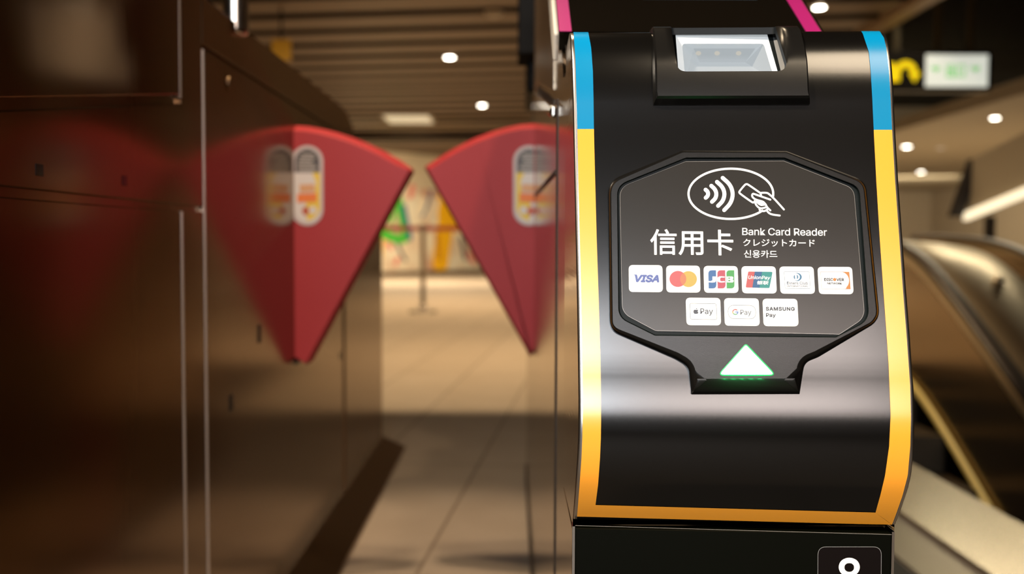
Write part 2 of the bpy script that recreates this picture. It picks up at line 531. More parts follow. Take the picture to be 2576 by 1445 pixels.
# vertical joint, sloping hood joint and level joint
side_box('panel_joint', XL, 0.0006, [(1.105, 0.07), (1.145, 0.07), (1.145, zz(0.172)), (1.105, zz(0.165))], seam_m, gate, 0)
side_box('panel_joint', XL, 0.0012, [(1.20, zz(0.162)), (2.02, zz(0.318)), (3.0, zz(0.318)), (3.0, zz(0.330)), (2.02, zz(0.330)), (1.20, zz(0.178))], seam_m, gate, 0)
side_box('hood_lip', XL - 0.003, 0.004, [(1.17, zz(0.152)), (2.00, zz(0.288)), (2.00, zz(0.312)), (1.17, zz(0.168))], chrome, gate, 0.003)
side_box('panel_joint', XL, 0.0012, [(1.15, zz(0.088)), (2.24, zz(0.114)), (2.24, zz(0.104)), (1.15, zz(0.082))], seam_m, gate, 0)

# plinth front with the number sticker
def PF(px, py, h=0.0):
    v = ray(px, py); return CAMP + v * ((0.8026 - h) / v.dot(DH))
pq = [PF(1446.5, 1323), PF(2243.5, 1346), PF(2241, 1470), PF(1443, 1447)]
def plinth():
    a, b = (pq[0] - CAMP).dot(UH), (pq[1] - CAMP).dot(UH)
    z1 = EYE - 0.2425
    v = []
    for z in (0.06, z1):
        for l, d in ((a, 0.8026), (b, 0.8026), (b, 0.88), (a, 0.88)):
            p = UH * l + DH * d; v.append((p.x, p.y, z))
    f = [(0, 1, 2, 3), (4, 7, 6, 5), (0, 4, 5, 1), (1, 5, 6, 2), (2, 6, 7, 3), (3, 7, 4, 0)]
    o = recalc(mesh_obj('plinth', v, f, plinth_m, gate)); bevel(o, 0.0008, 1); return into(o, gate)
plinth()
pe = []
for side in (0, 1):                              # bare steel corners of the plinth
    a = (pq[side] - CAMP).dot(UH) + (0.0011 if side else -0.0011); v = []
    for z in (0.06, EYE - 0.241):
        for dl, d in ((-0.0011, 0.8022), (0.0011, 0.8022), (0.0011, 0.88), (-0.0011, 0.88)):
            p = UH * (a + dl) + DH * d; v.append((p.x, p.y, z))
    f = [(0, 1, 2, 3), (4, 7, 6, 5), (0, 4, 5, 1), (1, 5, 6, 2), (2, 6, 7, 3), (3, 7, 4, 0)]
    into(recalc(mesh_obj('plinth_corner', v, f, chrome, gate)), gate)
edge = into(recalc(mesh_obj('plinth_top_edge', [PF(1447, 1322.4, .0004), PF(2243, 1345.4, .0004), PF(2243, 1346.4, .0004), PF(1447, 1323.4, .0004)], [(0, 1, 2, 3)], mat('pale_edge', (0.25, 0.23, 0.2), 0.4), gate)), gate)  # thin pale line along the top of the plinth
stk = rounded([(2057, 1376), (2218, 1376), (2216, 1560), (2056, 1560)], 22, 8)
number = into(sheet('number_sticker', stk, 0, mat('black_sticker', (0.004, 0.0022, 0.0018), 0.4, spec=0.12), gate, fn=lambda p: PF(p[0], p[1], 0.0006)), gate)
def ring_px(cx, cy, rx, ry, n=48):
    return [Vector((cx + rx * math.cos(2 * math.pi * k / n), cy + ry * math.sin(2 * math.pi * k / n))) for k in range(n)]
rim_m = mat('grey_sticker_rim', (0.22, 0.22, 0.22), 0.4)
into(sheet('sticker_rim', stk, 0, rim_m, number, [offset(stk, 1.3)], fn=lambda p: PF(p[0], p[1], 0.0008)), gate)

# ------------------------------------------------------------------ lettering
_fd = os.path.join(bpy.utils.system_resource('DATAFILES'), 'fonts')
_fonts = {}
def font(kind):
    if kind not in _fonts:
        fn = {'latin': 'Inter.woff2', 'cjk': 'Noto Sans CJK Regular.woff2'}[kind]
        try: _fonts[kind] = bpy.data.fonts.load(os.path.join(_fd, fn))
        except Exception: _fonts[kind] = None
    return _fonts[kind]
def text_geo(body, kind='latin', bold=0.0, shear=0.0, space=1.0):
    """flat letter mesh normalised to the unit box (u right, v down)"""
    c = bpy.data.curves.new('txt', 'FONT'); c.body = body
    f = font(kind)
    if f: c.font = f
    c.shear = shear; c.space_character = space; c.resolution_u = 3 if kind == 'latin' else 5
    o = bpy.data.objects.new('txt', c); COL.objects.link(o)
    dg = bpy.context.evaluated_depsgraph_get()
    me = bpy.data.meshes.new_from_object(o.evaluated_get(dg))
    vs = [v.co.copy() for v in me.vertices]; fs = [tuple(p.vertices) for p in me.polygons]
    bpy.data.objects.remove(o); bpy.data.curves.remove(c); bpy.data.meshes.remove(me)
    x0, x1 = min(v.x for v in vs), max(v.x for v in vs); y0, y1 = min(v.y for v in vs), max(v.y for v in vs)
    return [((v.x - x0) / (x1 - x0), (y1 - v.y) / (y1 - y0)) for v in vs], fs
def quad_map(q, u, v):
    a = Vector(q[0]) * (1 - u) + Vector(q[1]) * u; b = Vector(q[3]) * (1 - u) + Vector(q[2]) * u
    return a * (1 - v) + b * v
def rect(x0, y0, x1, y1, slope=0.0):
    dx = (x1 - x0) * slope
    return [(x0, y0), (x1, y0 + dx), (x1, y1 + dx), (x0, y1)]

class Ink:
    """collects flat coloured shapes lying on the label into one mesh"""
    def __init__(self, fn): self.v, self.f, self.fm, self.mats, self.fn = [], [], [], [], fn
    def mi(self, m):
        if m not in self.mats: self.mats.append(m)
        return self.mats.index(m)
    def add(self, pts, faces, m, h):
        s = len(self.v); self.v += [self.fn(p, h) for p in pts]
        for fc in faces: self.f.append(tuple(s + i for i in fc)); self.fm.append(self.mi(m))
    def poly(self, pts, m, h, holes=()):
        vo, fo = triangulate(pts, holes); self.add(vo, fo, m, h)
    def text(self, body, quad, m, h, kind='latin', bold=0.0, shear=0.0, space=1.0):
        vs, fs = text_geo(body, kind, 0.0, shear, space)
        hgt = (Vector(quad[3]) - Vector(quad[0])).length; b = bold * hgt
        sh = [(0, 0)] if bold <= 0 else [(b * math.cos(k * math.pi / 4), b * math.sin(k * math.pi / 4)) for k in range(8)] + [(0, 0)]
        x0, x1, y0, y1 = b, b, b, b
        wid = (Vector(quad[1]) - Vector(quad[0])).length
        for i, (dx, dy) in enumerate(sh):
            self.add([quad_map(quad, (b + u * (wid - 2 * b)) / wid, (b + v * (hgt - 2 * b)) / hgt) + Vector((dx, dy)) for u, v in vs], fs, m, h + i * 0.000004)
    def line(self, pts, w, m, h, closed=False, cap=True, soft=0):
        pts = [Vector(p) for p in pts]
        for _ in range(soft):
            q = [] if closed else [pts[0]]
            rng = list(zip(pts, pts[1:])) + ([(pts[-1], pts[0])] if closed else [])
            for a, b in rng: q += [a * .75 + b * .25, a * .25 + b * .75]
            if not closed: q.append(pts[-1])
            pts = q
        n = len(pts); L, R = [], []
        for i in range(n):
            if closed: a, b = pts[i] - pts[i - 1], pts[(i + 1) % n] - pts[i]
            else: a = pts[i] - pts[max(0, i - 1)]; b = pts[min(n - 1, i + 1)] - pts[i]
            if a.length < 1e-9: a = b
            if b.length < 1e-9: b = a
            a = a.normalized(); b = b.normalized()
            nn = Vector((-a.y - b.y, a.x + b.x))
            nn = nn.normalized() if nn.length > 1e-6 else Vector((-a.y, a.x))
            c = max(0.6, nn.dot(Vector((-a.y, a.x))))
            L.append(pts[i] + nn * (w / 2 / c)); R.append(pts[i] - nn * (w / 2 / c))
        fs = [(i, (i + 1) % n, n + (i + 1) % n, n + i) for i in range(n if closed else n - 1)]
        self.add(L + R, fs, m, h)
        if cap and not closed:
            for p in (pts[0], pts[-1]): self.add(ring_px(p.x, p.y, w / 2, w / 2, 14), [tuple(range(14))], m, h + 0.00001)
    def build(self, name, parent):
        o = mesh_obj(name, self.v, self.f, self.mats, parent, self.fm)
        bm = bmesh.new(); bm.from_mesh(o.data); bm.normal_update()
        bad = [f for f in bm.faces if f.normal.dot(f.calc_center_median() - CAMP) > 0]
        bmesh.ops.reverse_faces(bm, faces=bad); bm.to_mesh(o.data); bm.free()
        return into(o, gate)
face_fn = lambda p, h: FP(p[0], p[1], h)
ik = Ink(lambda p, h: PF(p[0], p[1], h))
ik.text('8', rect(2107, 1404, 2166, 1491), white_ink, 0.0009, bold=0.028)
ik.build('number', number)

# ------------------------------------------------------------------ card reader: bezel, film, ink
def c1(u, v): return (1500 + u / 2.1568, 350 + v / 2.1568)
HB = 0.0105
outer = rounded([c1(468, 62), c1(1032, 65), c1(1462, 228), c1(1540, 985), c1(1205, 1185), c1(1130, 1215), c1(1104, 1386), c1(515, 1388), c1(498, 1235), c1(430, 1195), c1(72, 1040), c1(62, 228)],
                [3, 3, 42, 48, 60, 30, 2, 2, 40, 60, 42, 52], 8)
def side_inset(p):
    x, y = p
    base = 8.5
    if y > 820: base = 8.5 + 9 * min(1, (y - 820) / 50)
    if y > 955: base = 9 + 31 * min(1, (y - 955) / 25)
    if y < 420: base = 5.0
    if x > 2100 and 420 < y < 800: base = 7.5
    return base
# the spout's front lip rolls down further than the other edges
def top_of(p):
    x, y = p
    q = Vector((x, y))
    return q
ins = [side_inset(p) for p in outer]
top = offset(outer, ins)
top = [Vector((min(max(p.x, 1754), 2000) if p.y > 925 else p.x, min(p.y, 957))) if o.y > 940 else p for p, o in zip(top, outer)]
inner = rounded([c1(487, 100), c1(1022, 100), c1(1428, 258), c1(1482, 985), c1(1300, 1078), c1(318, 1068), c1(120, 970), c1(112, 250)],
                [2, 2, 36, 44, 4, 4, 40, 40], 8)
reader = into(sheet('card_reader', top, HB, plastic, gate, [inner], fn=lambda p: FP(p[0], p[1], HB)), gate)
def skirt(name, rings, m, parent, closed=True):
    """rings: list of (points, h) from the base up"""
    n = len(rings[0][0]); v, f = [], []
    for pts, h in rings: v += [FP(p[0], p[1], h) for p in pts]
    for r in range(len(rings) - 1):
        for k in range(n):
            f.append((r * n + k, r * n + (k + 1) % n, (r + 1) * n + (k + 1) % n, (r + 1) * n + k))
    o = mesh_obj(name, v, f, m, parent, smooth=True); face_cam(o); return into(o, gate)
mix = lambda a, b, t: [p * (1 - t) + q * t for p, q in zip(a, b)]
skirt('bezel_side', [(outer, -0.0005), (mix(outer, top, .10), HB * .42), (mix(outer, top, .30), HB * .72), (mix(outer, top, .62), HB * .93), (top, HB)], plastic, reader)
HF = 0.0072
skirt('bezel_groove', [(inner, HB), (offset(inner, 1.5), HB - 0.0006), (offset(inner, 3.0), HF)], groove_m, reader)
into(sheet('groove_floor', offset(inner, 2.6), HF, groove_m, reader), gate)
film = rounded([c1(484, 121), c1(1018, 118), c1(1398, 268), c1(1458, 970), c1(1318, 1062), c1(1290, 1060), c1(330, 1042), c1(318, 1040), c1(140, 945), c1(126, 262)],
               [4, 4, 34, 40, 8, 4, 4, 8, 40, 38], 8)
film_o = into(sheet('label_film', film, HF + 0.0008, label_m, reader), gate)
film_rim = mat('clear_film_edge', (0.20, 0.19, 0.18), 0.2)
HI = HF + 0.0010
rim = Ink(face_fn); rim.poly(film, film_rim, HI - 0.0001, [offset(film, 1.1)]); rim.build('film_edge', reader)

def e5(u, v): return (1700 + u / 8.5, 400 + v / 8.5)
em = Ink(face_fn)
ell = []
for k in range(97):
    t = math.radians(42 + (368 - 42) * k / 96); ell.append(e5(1178 + 906 * math.cos(t), 747 + 538 * math.sin(t)))
em.line(ell, 46 / 8.5, white_ink, HI)
for pts in ([(638, 660), (680, 697), (694, 745), (681, 795), (641, 831)], [(760, 576), (840, 650), (873, 747), (850, 845), (775, 917)],
            [(881, 492), (1000, 600), (1050, 745), (1010, 900), (905, 1004)], [(1003, 407), (1165, 550), (1229, 745), (1180, 945), (1036, 1096)]):
    em.line([e5(*p) for p in pts], 84 / 8.5, white_ink, HI, soft=3)
hand = [[(1800, 725), (1555, 552), (1510, 535), (1470, 560), (1372, 680), (1352, 715), (1378, 748), (1630, 927), (1664, 938), (1700, 885)],
        [(1825, 790), (1812, 735), (1830, 724), (1950, 724), (1995, 752), (2090, 835), (2312, 1082)],
        [(2022, 872), (1690, 755), (1650, 742), (1630, 770), (1636, 815), (1690, 862), (1760, 888), (1860, 910), (1905, 950), (1960, 1045), (2022, 1102)],
        [(1715, 890), (1745, 935), (1815, 990), (1870, 985), (1925, 975)],
        [(1700, 900), (1700, 950), (1735, 1010), (1800, 1062), (1890, 1050), (1945, 1028)],
        [(1795, 1060), (1790, 1095), (1825, 1118), (1905, 1118), (1950, 1085), (1965, 1070)],
        [(1740, 910), (1850, 950), (1900, 960)],
        [(1950, 1110), (1990, 1160), (2060, 1192), (2222, 1212)]]
for i, p in enumerate(hand): em.line([e5(*q) for q in p], 40 / 8.5, white_ink, HI + 0.00002, soft=2, cap=True)
em.build('contactless_symbol', reader)

tx = Ink(face_fn)
SL = 0.0085
tx.text('信用卡', [(1635.5, 576.5), (1844, 578.5), (1845.5, 643.5), (1636, 641.5)], white_ink, HI, 'cjk', bold=0.013)
tx.text('Bank Card Reader', [(1867, 573.5), (2080, 575.2), (2080.5, 593.8), (1867, 592)], white_ink, HI, 'latin', bold=0.014, space=0.97)
tx.text('クレジットカード', [(1869.5, 601.3), (2049.5, 602.8), (2050, 621.5), (1869.5, 620)], white_ink, HI, 'cjk', bold=0.014)
tx.text('신용카드', [(1871.5, 629.4), (1955, 630.2), (1955.5, 649.3), (1871.5, 648.5)], white_ink, HI, 'cjk', bold=0.012)
tx.build('lettering', reader)

# payment logo stickers
def c6(p): return (1570 + p[0] / 7.607, 650 + p[1] / 7.607)
def c7(p): return (1850 + p[0] / 7.606, 650 + p[1] / 7.606)
H1, H2, H3 = HI + 0.0001, HI + 0.0002, HI + 0.0003
ink = lambda n, r, g, b: mat(n, tuple(0.42 * c for c in srgb(r, g, b)), 0.4)
pig = lambda n, r, g, b: mat(n, srgb(r, g, b), 0.5)
white_s = mat('white_sticker', (0.90, 0.90, 0.89), 0.35)
def sticker(quad, conv, label, draw):
    k = Ink(face_fn)
    k.poly(rounded([conv(p) for p in quad], 11, 7), white_s, H1)
    draw(k, conv)
    o = k.build('payment_logo', reader); o['label'] = label
def q4(conv, *p): return [conv(x) for x in p]
def d_visa(k, c):
    m = ink('ink_indigo', 108, 130, 218)
    k.text('VISA', q4(c, (205, 313), (672, 318), (672, 468), (212, 461)), m, H2, bold=0.085, shear=0.25)
    k.poly([c(p) for p in ((170, 313), (240, 313), (262, 370), (228, 335))], m, H2)
def d_mc(k, c):
    r, y, o = ink('ink_coral', 250, 112, 115), ink('ink_amber', 250, 212, 92), ink('ink_orange_overlap', 250, 150, 102)
    C = lambda cx, cy, rx, ry: [Vector(c((cx + rx * math.cos(t * math.pi / 24), cy + ry * math.sin(t * math.pi / 24)))) for t in range(48)]
    k.poly(C(1029, 397, 161, 154), r, H2); k.poly(C(1232, 400, 161, 153), y, H2 + 0.00003)
    a = math.acos(101.5 / 161)
    L = [Vector(c((1029 + 161 * math.cos(-a + 2 * a * i / 12), 397 + 154 * math.sin(-a + 2 * a * i / 12)))) for i in range(13)]
    R = [Vector(c((1232 + 161 * math.cos(math.pi - a + 2 * a * i / 12), 400 + 153 * math.sin(math.pi - a + 2 * a * i / 12)))) for i in range(1, 12)]
    k.poly(L + R, o, H2 + 0.00006)
def d_jcb(k, c):
    for x0, x1, nm, col in ((1610, 1762, 'ink_blue', (62, 128, 205)), (1783, 1938, 'ink_rose', (232, 92, 115)), (1956, 2110, 'ink_green', (82, 200, 100))):
        k.poly(rounded([c((x0, 230)), c((x1 - 4, 230)), c((x1 + 4, 578)), c((x0 + 8, 578))], [9, 0, 9, 0], 6), ink(nm, *col), H2)
    k.poly([c(p) for p in ((1612, 436), (1650, 440), (1690, 425), (1690, 350), (1757, 350), (1757, 440), (1735, 462), (1690, 466), (1614, 462))], white_s, H3)
    k.poly([c(p) for p in ((1788, 375), (1812, 352), (1850, 346), (1925, 350), (1925, 372), (1860, 370), (1838, 385), (1838, 428), (1860, 442), (1927, 438), (1927, 462), (1850, 466), (1812, 460), (1790, 438))], white_s, H3)
    k.poly([c(p) for p in ((1968, 350), (2070, 350), (2090, 365), (2090, 390), (2070, 404), (2095, 418), (2096, 448), (2075, 465), (1970, 465))], white_s, H3,
           [[Vector(c(p)) for p in ((1992, 372), (2030, 372), (2030, 393), (1992, 393))], [Vector(c(p)) for p in ((1992, 418), (2034, 418), (2034, 441), (1992, 441))]])
def d_union(k, c):
    r, b, g = ink('ink_salmon', 242, 105, 108), ink('ink_ocean', 28, 112, 178), ink('ink_teal', 32, 175, 172)
    k.poly(rounded(q4(c, (245, 254), (372, 256), (325, 563), (196, 561)), [3, 0, 0, 3]), r, H2)
    k.poly(q4(c, (368, 256), (512, 258), (462, 568), (321, 563)), b, H2)
    k.poly(rounded(q4(c, (508, 258), (712, 261), (652, 571), (458, 568)), [0, 3, 3, 0]), g, H2)
    k.text('UnionPay', q4(c, (248, 330), (672, 340), (664, 425), (244, 415)), white_s, H3, bold=0.02, shear=0.15)
    k.text('银联', q4(c, (418, 430), (636, 434), (630, 508), (410, 505)), white_s, H3, 'cjk', bold=0.02, shear=0.1)
def d_diners(k, c):
    g, b = ink('ink_pale_slate', 165, 188, 205), ink('ink_steel_blue', 78, 150, 200)
    k.line(rounded(q4(c, (930, 253), (1412, 256), (1432, 582), (952, 578)), 3), 1.0, g, H2, closed=True)
    C = lambda cx, cy, rx, ry, a0=0, a1=360, n=40: [Vector(c((cx + rx * math.cos(math.radians(a0 + (a1 - a0) * t / n)), cy + ry * math.sin(math.radians(a0 + (a1 - a0) * t / n))))) for t in range(n)]
    k.poly(C(1178, 360, 92, 78), b, H2)
    k.poly(C(1160, 360, 74, 68), white_s, H2 + 0.00004)
    k.poly(C(1148, 360, 34, 44, 100, 260, 20), b, H3); k.poly(C(1168, 360, 34, 44, -80, 80, 20), b, H3)
    d = ink('ink_slate', 96, 112, 138)
    k.text('Diners Club', q4(c, (985, 445), (1386, 450), (1388, 508), (987, 503)), d, H2, bold=0.02)
    k.text('INTERNATIONAL', q4(c, (986, 518), (1392, 520), (1394, 554), (988, 551)), d, H2, bold=0.03)
def d_disc(k, c):
    o, d = ink('ink_orange', 255, 165, 80), ink('ink_charcoal', 66, 66, 76)
    k.line(q4(c, (1630, 261), (2176, 264), (2203, 591), (1650, 588)), 0.8, ink('ink_pale_orange', 240, 205, 180), H2, closed=True)
    arc = [(2020 + 150 * math.sin(t), 428 - 165 * math.cos(t)) for t in [math.pi * i / 14 for i in range(15)]]
    k.poly([c(p) for p in [(2176, 263), (2203, 592)] + [(x + 8 * (y - 263) / 330 + (30 if y > 560 else 0), y) for x, y in arc][::-1]], o, H2)
    k.text('DISC', q4(c, (1697, 378), (1866, 379), (1868, 437), (1699, 436)), d, H3, bold=0.05)
    k.text('VER', q4(c, (1932, 380), (2076, 381), (2080, 438), (1934, 437)), d, H3, bold=0.05)
    k.poly([c((1900 + 32 * math.cos(t * math.pi / 12), 408 + 30 * math.sin(t * math.pi / 12))) for t in range(24)], o, H3)
    k.text('NETWORK', q4(c, (1757, 463), (2036, 464), (2038, 501), (1759, 500)), d, H3, bold=0.05)
def d_apple(k, c):
    d = ink('ink_charcoal_blue', 82, 85, 98)
    k.line(rounded(q4(c, (1258, 866), (1762, 872), (1775, 1174), (1268, 1166)), 4), 1.0, ink('ink_grey', 120, 122, 132), H2, closed=True)
    ap = [(1375, 992), (1352, 983), (1333, 994), (1325, 1020), (1330, 1045), (1348, 1066), (1362, 1068), (1376, 1062), (1392, 1067), (1406, 1064), (1424, 1040), (1410, 1026), (1408, 1006), (1421, 994), (1402, 983)]
    q = [Vector(c(p)) for p in ap]
    for _ in range(2):
        q = [w for i in range(len(q)) for w in (q[i] * .75 + q[(i + 1) % len(q)] * .25, q[i] * .25 + q[(i + 1) % len(q)] * .75)]
    k.poly(q, d, H2); k.poly([c(p) for p in ((1374, 980), (1374, 967), (1398, 953), (1398, 966), (1388, 977))], d, H2)
    k.text('Pay', q4(c, (1458, 960), (1702, 963), (1700, 1100), (1460, 1097)), d, H2, bold=0.014)
def d_google(k, c):
    g = ink('ink_grey', 120, 122, 132)
    k.line(rounded([(1831, 768.2), (1901, 769), (1901.5, 803), (1832.5, 802.5)], 17, 10), 1.0, g, H2, closed=True)
    cx, cy, rx, ry = 1849.8, 785.3, 6.5, 6.2
    for a0, a1, nm, col in ((190, 318, 'ink_red', (242, 110, 105)), (140, 192, 'ink_gold', (250, 205, 90)), (52, 142, 'ink_leaf', (105, 200, 120)), (0, 54, 'ink_sky', (105, 150, 240))):
        k.line([(cx + rx * math.cos(math.radians(a0 + (a1 - a0) * i / 8)), cy + ry * math.sin(math.radians(a0 + (a1 - a0) * i / 8))) for i in range(9)], 2.4, ink(nm, *col), H2, cap=False)
    k.line([(cx, cy), (cx + 7.7, cy)], 2.4, ink('ink_sky', 105, 150, 240), H2 + 0.00002, cap=False)
    k.text('Pay', q4(c7, (93, 985), (305, 988), (303, 1112), (95, 1109)), g, H2, bold=0.006)
def d_samsung(k, c):
    d = ink('ink_charcoal_blue', 82, 85, 98)
    k.text('SAMSUNG', q4(c, (580, 930), (1134, 934), (1137, 1009), (583, 1005)), d, H2, bold=0.07, space=1.1)
    k.text('Pay', q4(c, (584, 1051), (773, 1053), (772, 1146), (586, 1143)), d, H2, bold=0.04)
sticker([(88, 130), (733, 134), (742, 651), (92, 646)], c6, 'white sticker with slanted indigo lettering', d_visa)
sticker([(803, 140), (1450, 144), (1462, 659), (810, 655)], c6, 'white sticker with overlapping red and yellow circles', d_mc)
sticker([(1520, 147), (2172, 152), (2190, 666), (1532, 661)], c6, 'white sticker with blue, red and green upright bars', d_jcb)
sticker([(112, 153), (770, 157), (792, 676), (130, 671)], c7, 'white sticker with slanted red, blue and teal block', d_union)
sticker([(838, 159), (1495, 162), (1525, 683), (862, 679)], c7, 'white sticker with split blue circle above grey lettering', d_diners)
sticker([(1568, 165), (2232, 168), (2262, 690), (1600, 686)], c7, 'white sticker with orange corner and dark lettering', d_disc)
sticker([(1178, 757), (1840, 761), (1855, 1287), (1195, 1281)], c6, 'white sticker with a fruit mark in a thin square frame', d_apple)
sticker([(1821.2, 750.4), (1908.4, 751.2), (1911.5, 820.7), (1823.4, 819.8)], lambda p: p, 'white sticker with a pill outline and coloured letter', d_google)
sticker([(517, 774), (1183, 778), (1210, 1305), (540, 1301)], c7, 'white sticker with two lines of dark bold lettering', d_samsung)

# glowing arrow
tri = rounded([c1(812, 1112), c1(975, 1283), c1(660, 1283)], [6, 7, 7], 6)
green_on = mat('white_green_lamp', (0.9, 1, 0.92), 0.4, emit=(0.86, 1.0, 0.90), estr=2.6)
green_rim = mat('green_lamp_rim', (0.05, 0.5, 0.15), 0.4, emit=(0.0, 0.8, 0.16), estr=0.5)
arrow = into(sheet('indicator_arrow', offset(tri, 1.8), HB + 0.0010, green_on, reader, fn=lambda p: FP(p[0], p[1], HB + 0.0010)), gate)
skirt('arrow_rim', [(offset(tri, -1.2), HB + 0.0001), (tri, HB + 0.0010), (offset(tri, 2.0), HB + 0.0012)], green_rim, reader)
for gx in (1836, 1857, 1878, 1899, 1920):
    gl = bpy.data.lights.new('arrow_glow', 'POINT'); gl.energy = 0.008; gl.color = (0.01, 1.0, 0.2); gl.shadow_soft_size = 0.0
    go = bpy.data.objects.new('arrow_glow', gl); COL.objects.link(go); go.location = FP(gx, 958, HB + 0.010)

# ------------------------------------------------------------------ code scanner on top of the cover
HS = 0.0105
def cs(u, v): return (1600 + u / 5.152, 40 + v / 5.152)
so = [Vector(p) for p in (cs(255, 120), cs(258, 250), cs(262, 400), cs(270, 600), cs(276, 800), cs(282, 1000), cs(284, 1032),
                          cs(900, 1034), cs(1500, 1036), cs(2240, 1036), cs(2232, 900), cs(2215, 700), cs(2190, 470), cs(2150, 300), cs(2100, 180), cs(2055, 118))]
def latz_h(p, h): q = FP(p[0], p[1], h) - CAMP; return q.dot(UH), q.z
# housing built in (lat, z) of its own raised profile so that it also rolls over the top
def housing_prof():
    out = []
    for a, b in zip(prof_off(HS), prof_off(0.0046)):
        t = min(1.0, max(0.0, (b[0] - 0.150) / 0.035)); t = t * t * (3 - 2 * t)
        out.append((a[0] * (1 - t) + b[0] * t, a[1] * (1 - t) + b[1] * t))
    return out
PH = housing_prof(); _pc[round(HS, 6)] = PH; ZHT = PH[-1][0]
hl = [(z, l) for l, z in sorted((latz_h(p, HS) for p in (cs(262, 400), cs(270, 600), cs(276, 800), cs(284, 1034))), key=lambda q: q[1])]
hr = [(z, l) for l, z in sorted((latz_h(p, HS) for p in (cs(2190, 470), cs(2215, 700), cs(2232, 900), cs(2240, 1036))), key=lambda q: q[1])]
zb = latz_h(cs(1200, 1035), HS)[1]
wl = latz_h((1702, 150), HS)[0]; wr = latz_h((1977.5, 150), HS)[0]; wz = latz_h((1830, 179.5), HS)[1]
def arc_param():
    s = [0.0]; P = [p for p in PH if p[0] >= zb]
    P = [(zb, depth_at(zb, HS))] + P
    P += [(P[-1][0] + 0.0004, P[-1][1] + 0.012), (P[-1][0] + 0.0004, P[-1][1] + 0.05)]
    for a, b in zip(P, P[1:]): s.append(s[-1] + math.hypot(b[0] - a[0], b[1] - a[1]))
    return P, s
HP, HSs = arc_param()
def hpt(lat, s):
    s = min(max(s, 0), HSs[-1])
    for i in range(len(HSs) - 1):
        if s <= HSs[i + 1]: break
    t = (s - HSs[i]) / (HSs[i + 1] - HSs[i]); z = HP[i][0] + (HP[i + 1][0] - HP[i][0]) * t; d = HP[i][1] + (HP[i + 1][1] - HP[i][1]) * t
    p = UH * lat + DH * d; return Vector((p.x, p.y, EYE + z)), z
def s_of_z(z):
    for i in range(len(HP) - 1):
        if HP[i][0] <= z <= HP[i + 1][0]: return HSs[i] + (HSs[i + 1] - HSs[i]) * (z - HP[i][0]) / (HP[i + 1][0] - HP[i][0])
    return HSs[-1]
ST = HSs[-1]; SW0 = s_of_z(wz); SW1 = HSs[-3] + 0.004
LH, RH = interp(hl, 0.15), interp(hr, 0.15)
h_out = [Vector((interp(hl, zb), 0)), Vector((interp(hr, zb), 0))] + [Vector((RH, ST * k / 70)) for k in range(2, 71)] + [Vector((LH, ST * k / 70)) for k in range(70, 1, -1)]
h_win = rounded([(wl, SW0), (wr, SW0), (wr, SW1), (wl, SW1)], [0.0085, 0.0085, 0.004, 0.004], 8)
def housing():
    vo, fo = triangulate(h_out, [h_win], (0.006, 0.0013))
    scanner = mesh_obj('code_scanner', [hpt(p[0], p[1])[0] for p in vo], fo, plastic, gate, smooth=True)
    face_cam(scanner); into(scanner, gate)
    # outer skirt back down to the cover; the bottom edge is a chamfered lip
    n = len(h_out); cz = (LH + RH) / 2
    rings = [[], [], []]
    for p in h_out:
        q, z = hpt(p.x, p.y)
        sg = 1 if p.x > cz else -1
        low = p.y < 1e-6
        nrm = (hpt(p.x, p.y + .002)[0] - hpt(p.x, p.y - .002)[0]).cross(UH).normalized()
        if nrm.z - nrm.y < 0: nrm = -nrm
        dn = Vector((0, 0, -1)) if low else Vector((0, 0, 0))
        rings[0].append(q)
        rings[1].append(q + UH * sg * 0.0014 - nrm * 0.0018 + dn * 0.0018)
        rings[2].append(q + UH * sg * 0.0030 - nrm * ((0.013 if p.y < ST * 0.9 else 0.004) if not low else 0.0080) + dn * 0.0052)
    v = rings[0] + rings[1] + rings[2]; f = []
    for r in range(2):
        for k in range(n): f.append((r * n + k, r * n + (k + 1) % n, (r + 1) * n + (k + 1) % n, (r + 1) * n + k))
    # last ring under the lip
    m0 = len(v); 
    for k in range(n):
        q = rings[2][k]; v.append(q + DH * 0.012)
    for k in range(n): f.append((2 * n + k, 2 * n + (k + 1) % n, m0 + (k + 1) % n, m0 + k))
    into(recalc(mesh_obj('housing_side', v, f, plastic, scanner)), gate)
    # wall of the window
    n = len(h_win); v, f = [], []
    for dd in (0, 0.006):
        for p in h_win:
            q = hpt(p.x, p.y)[0]; nrm = (hpt(p.x, p.y + .002)[0] - hpt(p.x, p.y - .002)[0]).cross(UH).normalized()
            if nrm.dot(DH) - nrm.z < 0: nrm = -nrm
            v.append(q + nrm * dd)
    for k in range(n): f.append((k, (k + 1) % n, n + (k + 1) % n, n + k))
    into(recalc(mesh_obj('window_rim', v, f, mat('dark_window_rim', (0.010, 0.012, 0.014), 0.5, spec=0.15), scanner, smooth=True)), gate)
    return scanner
scanner = housing()
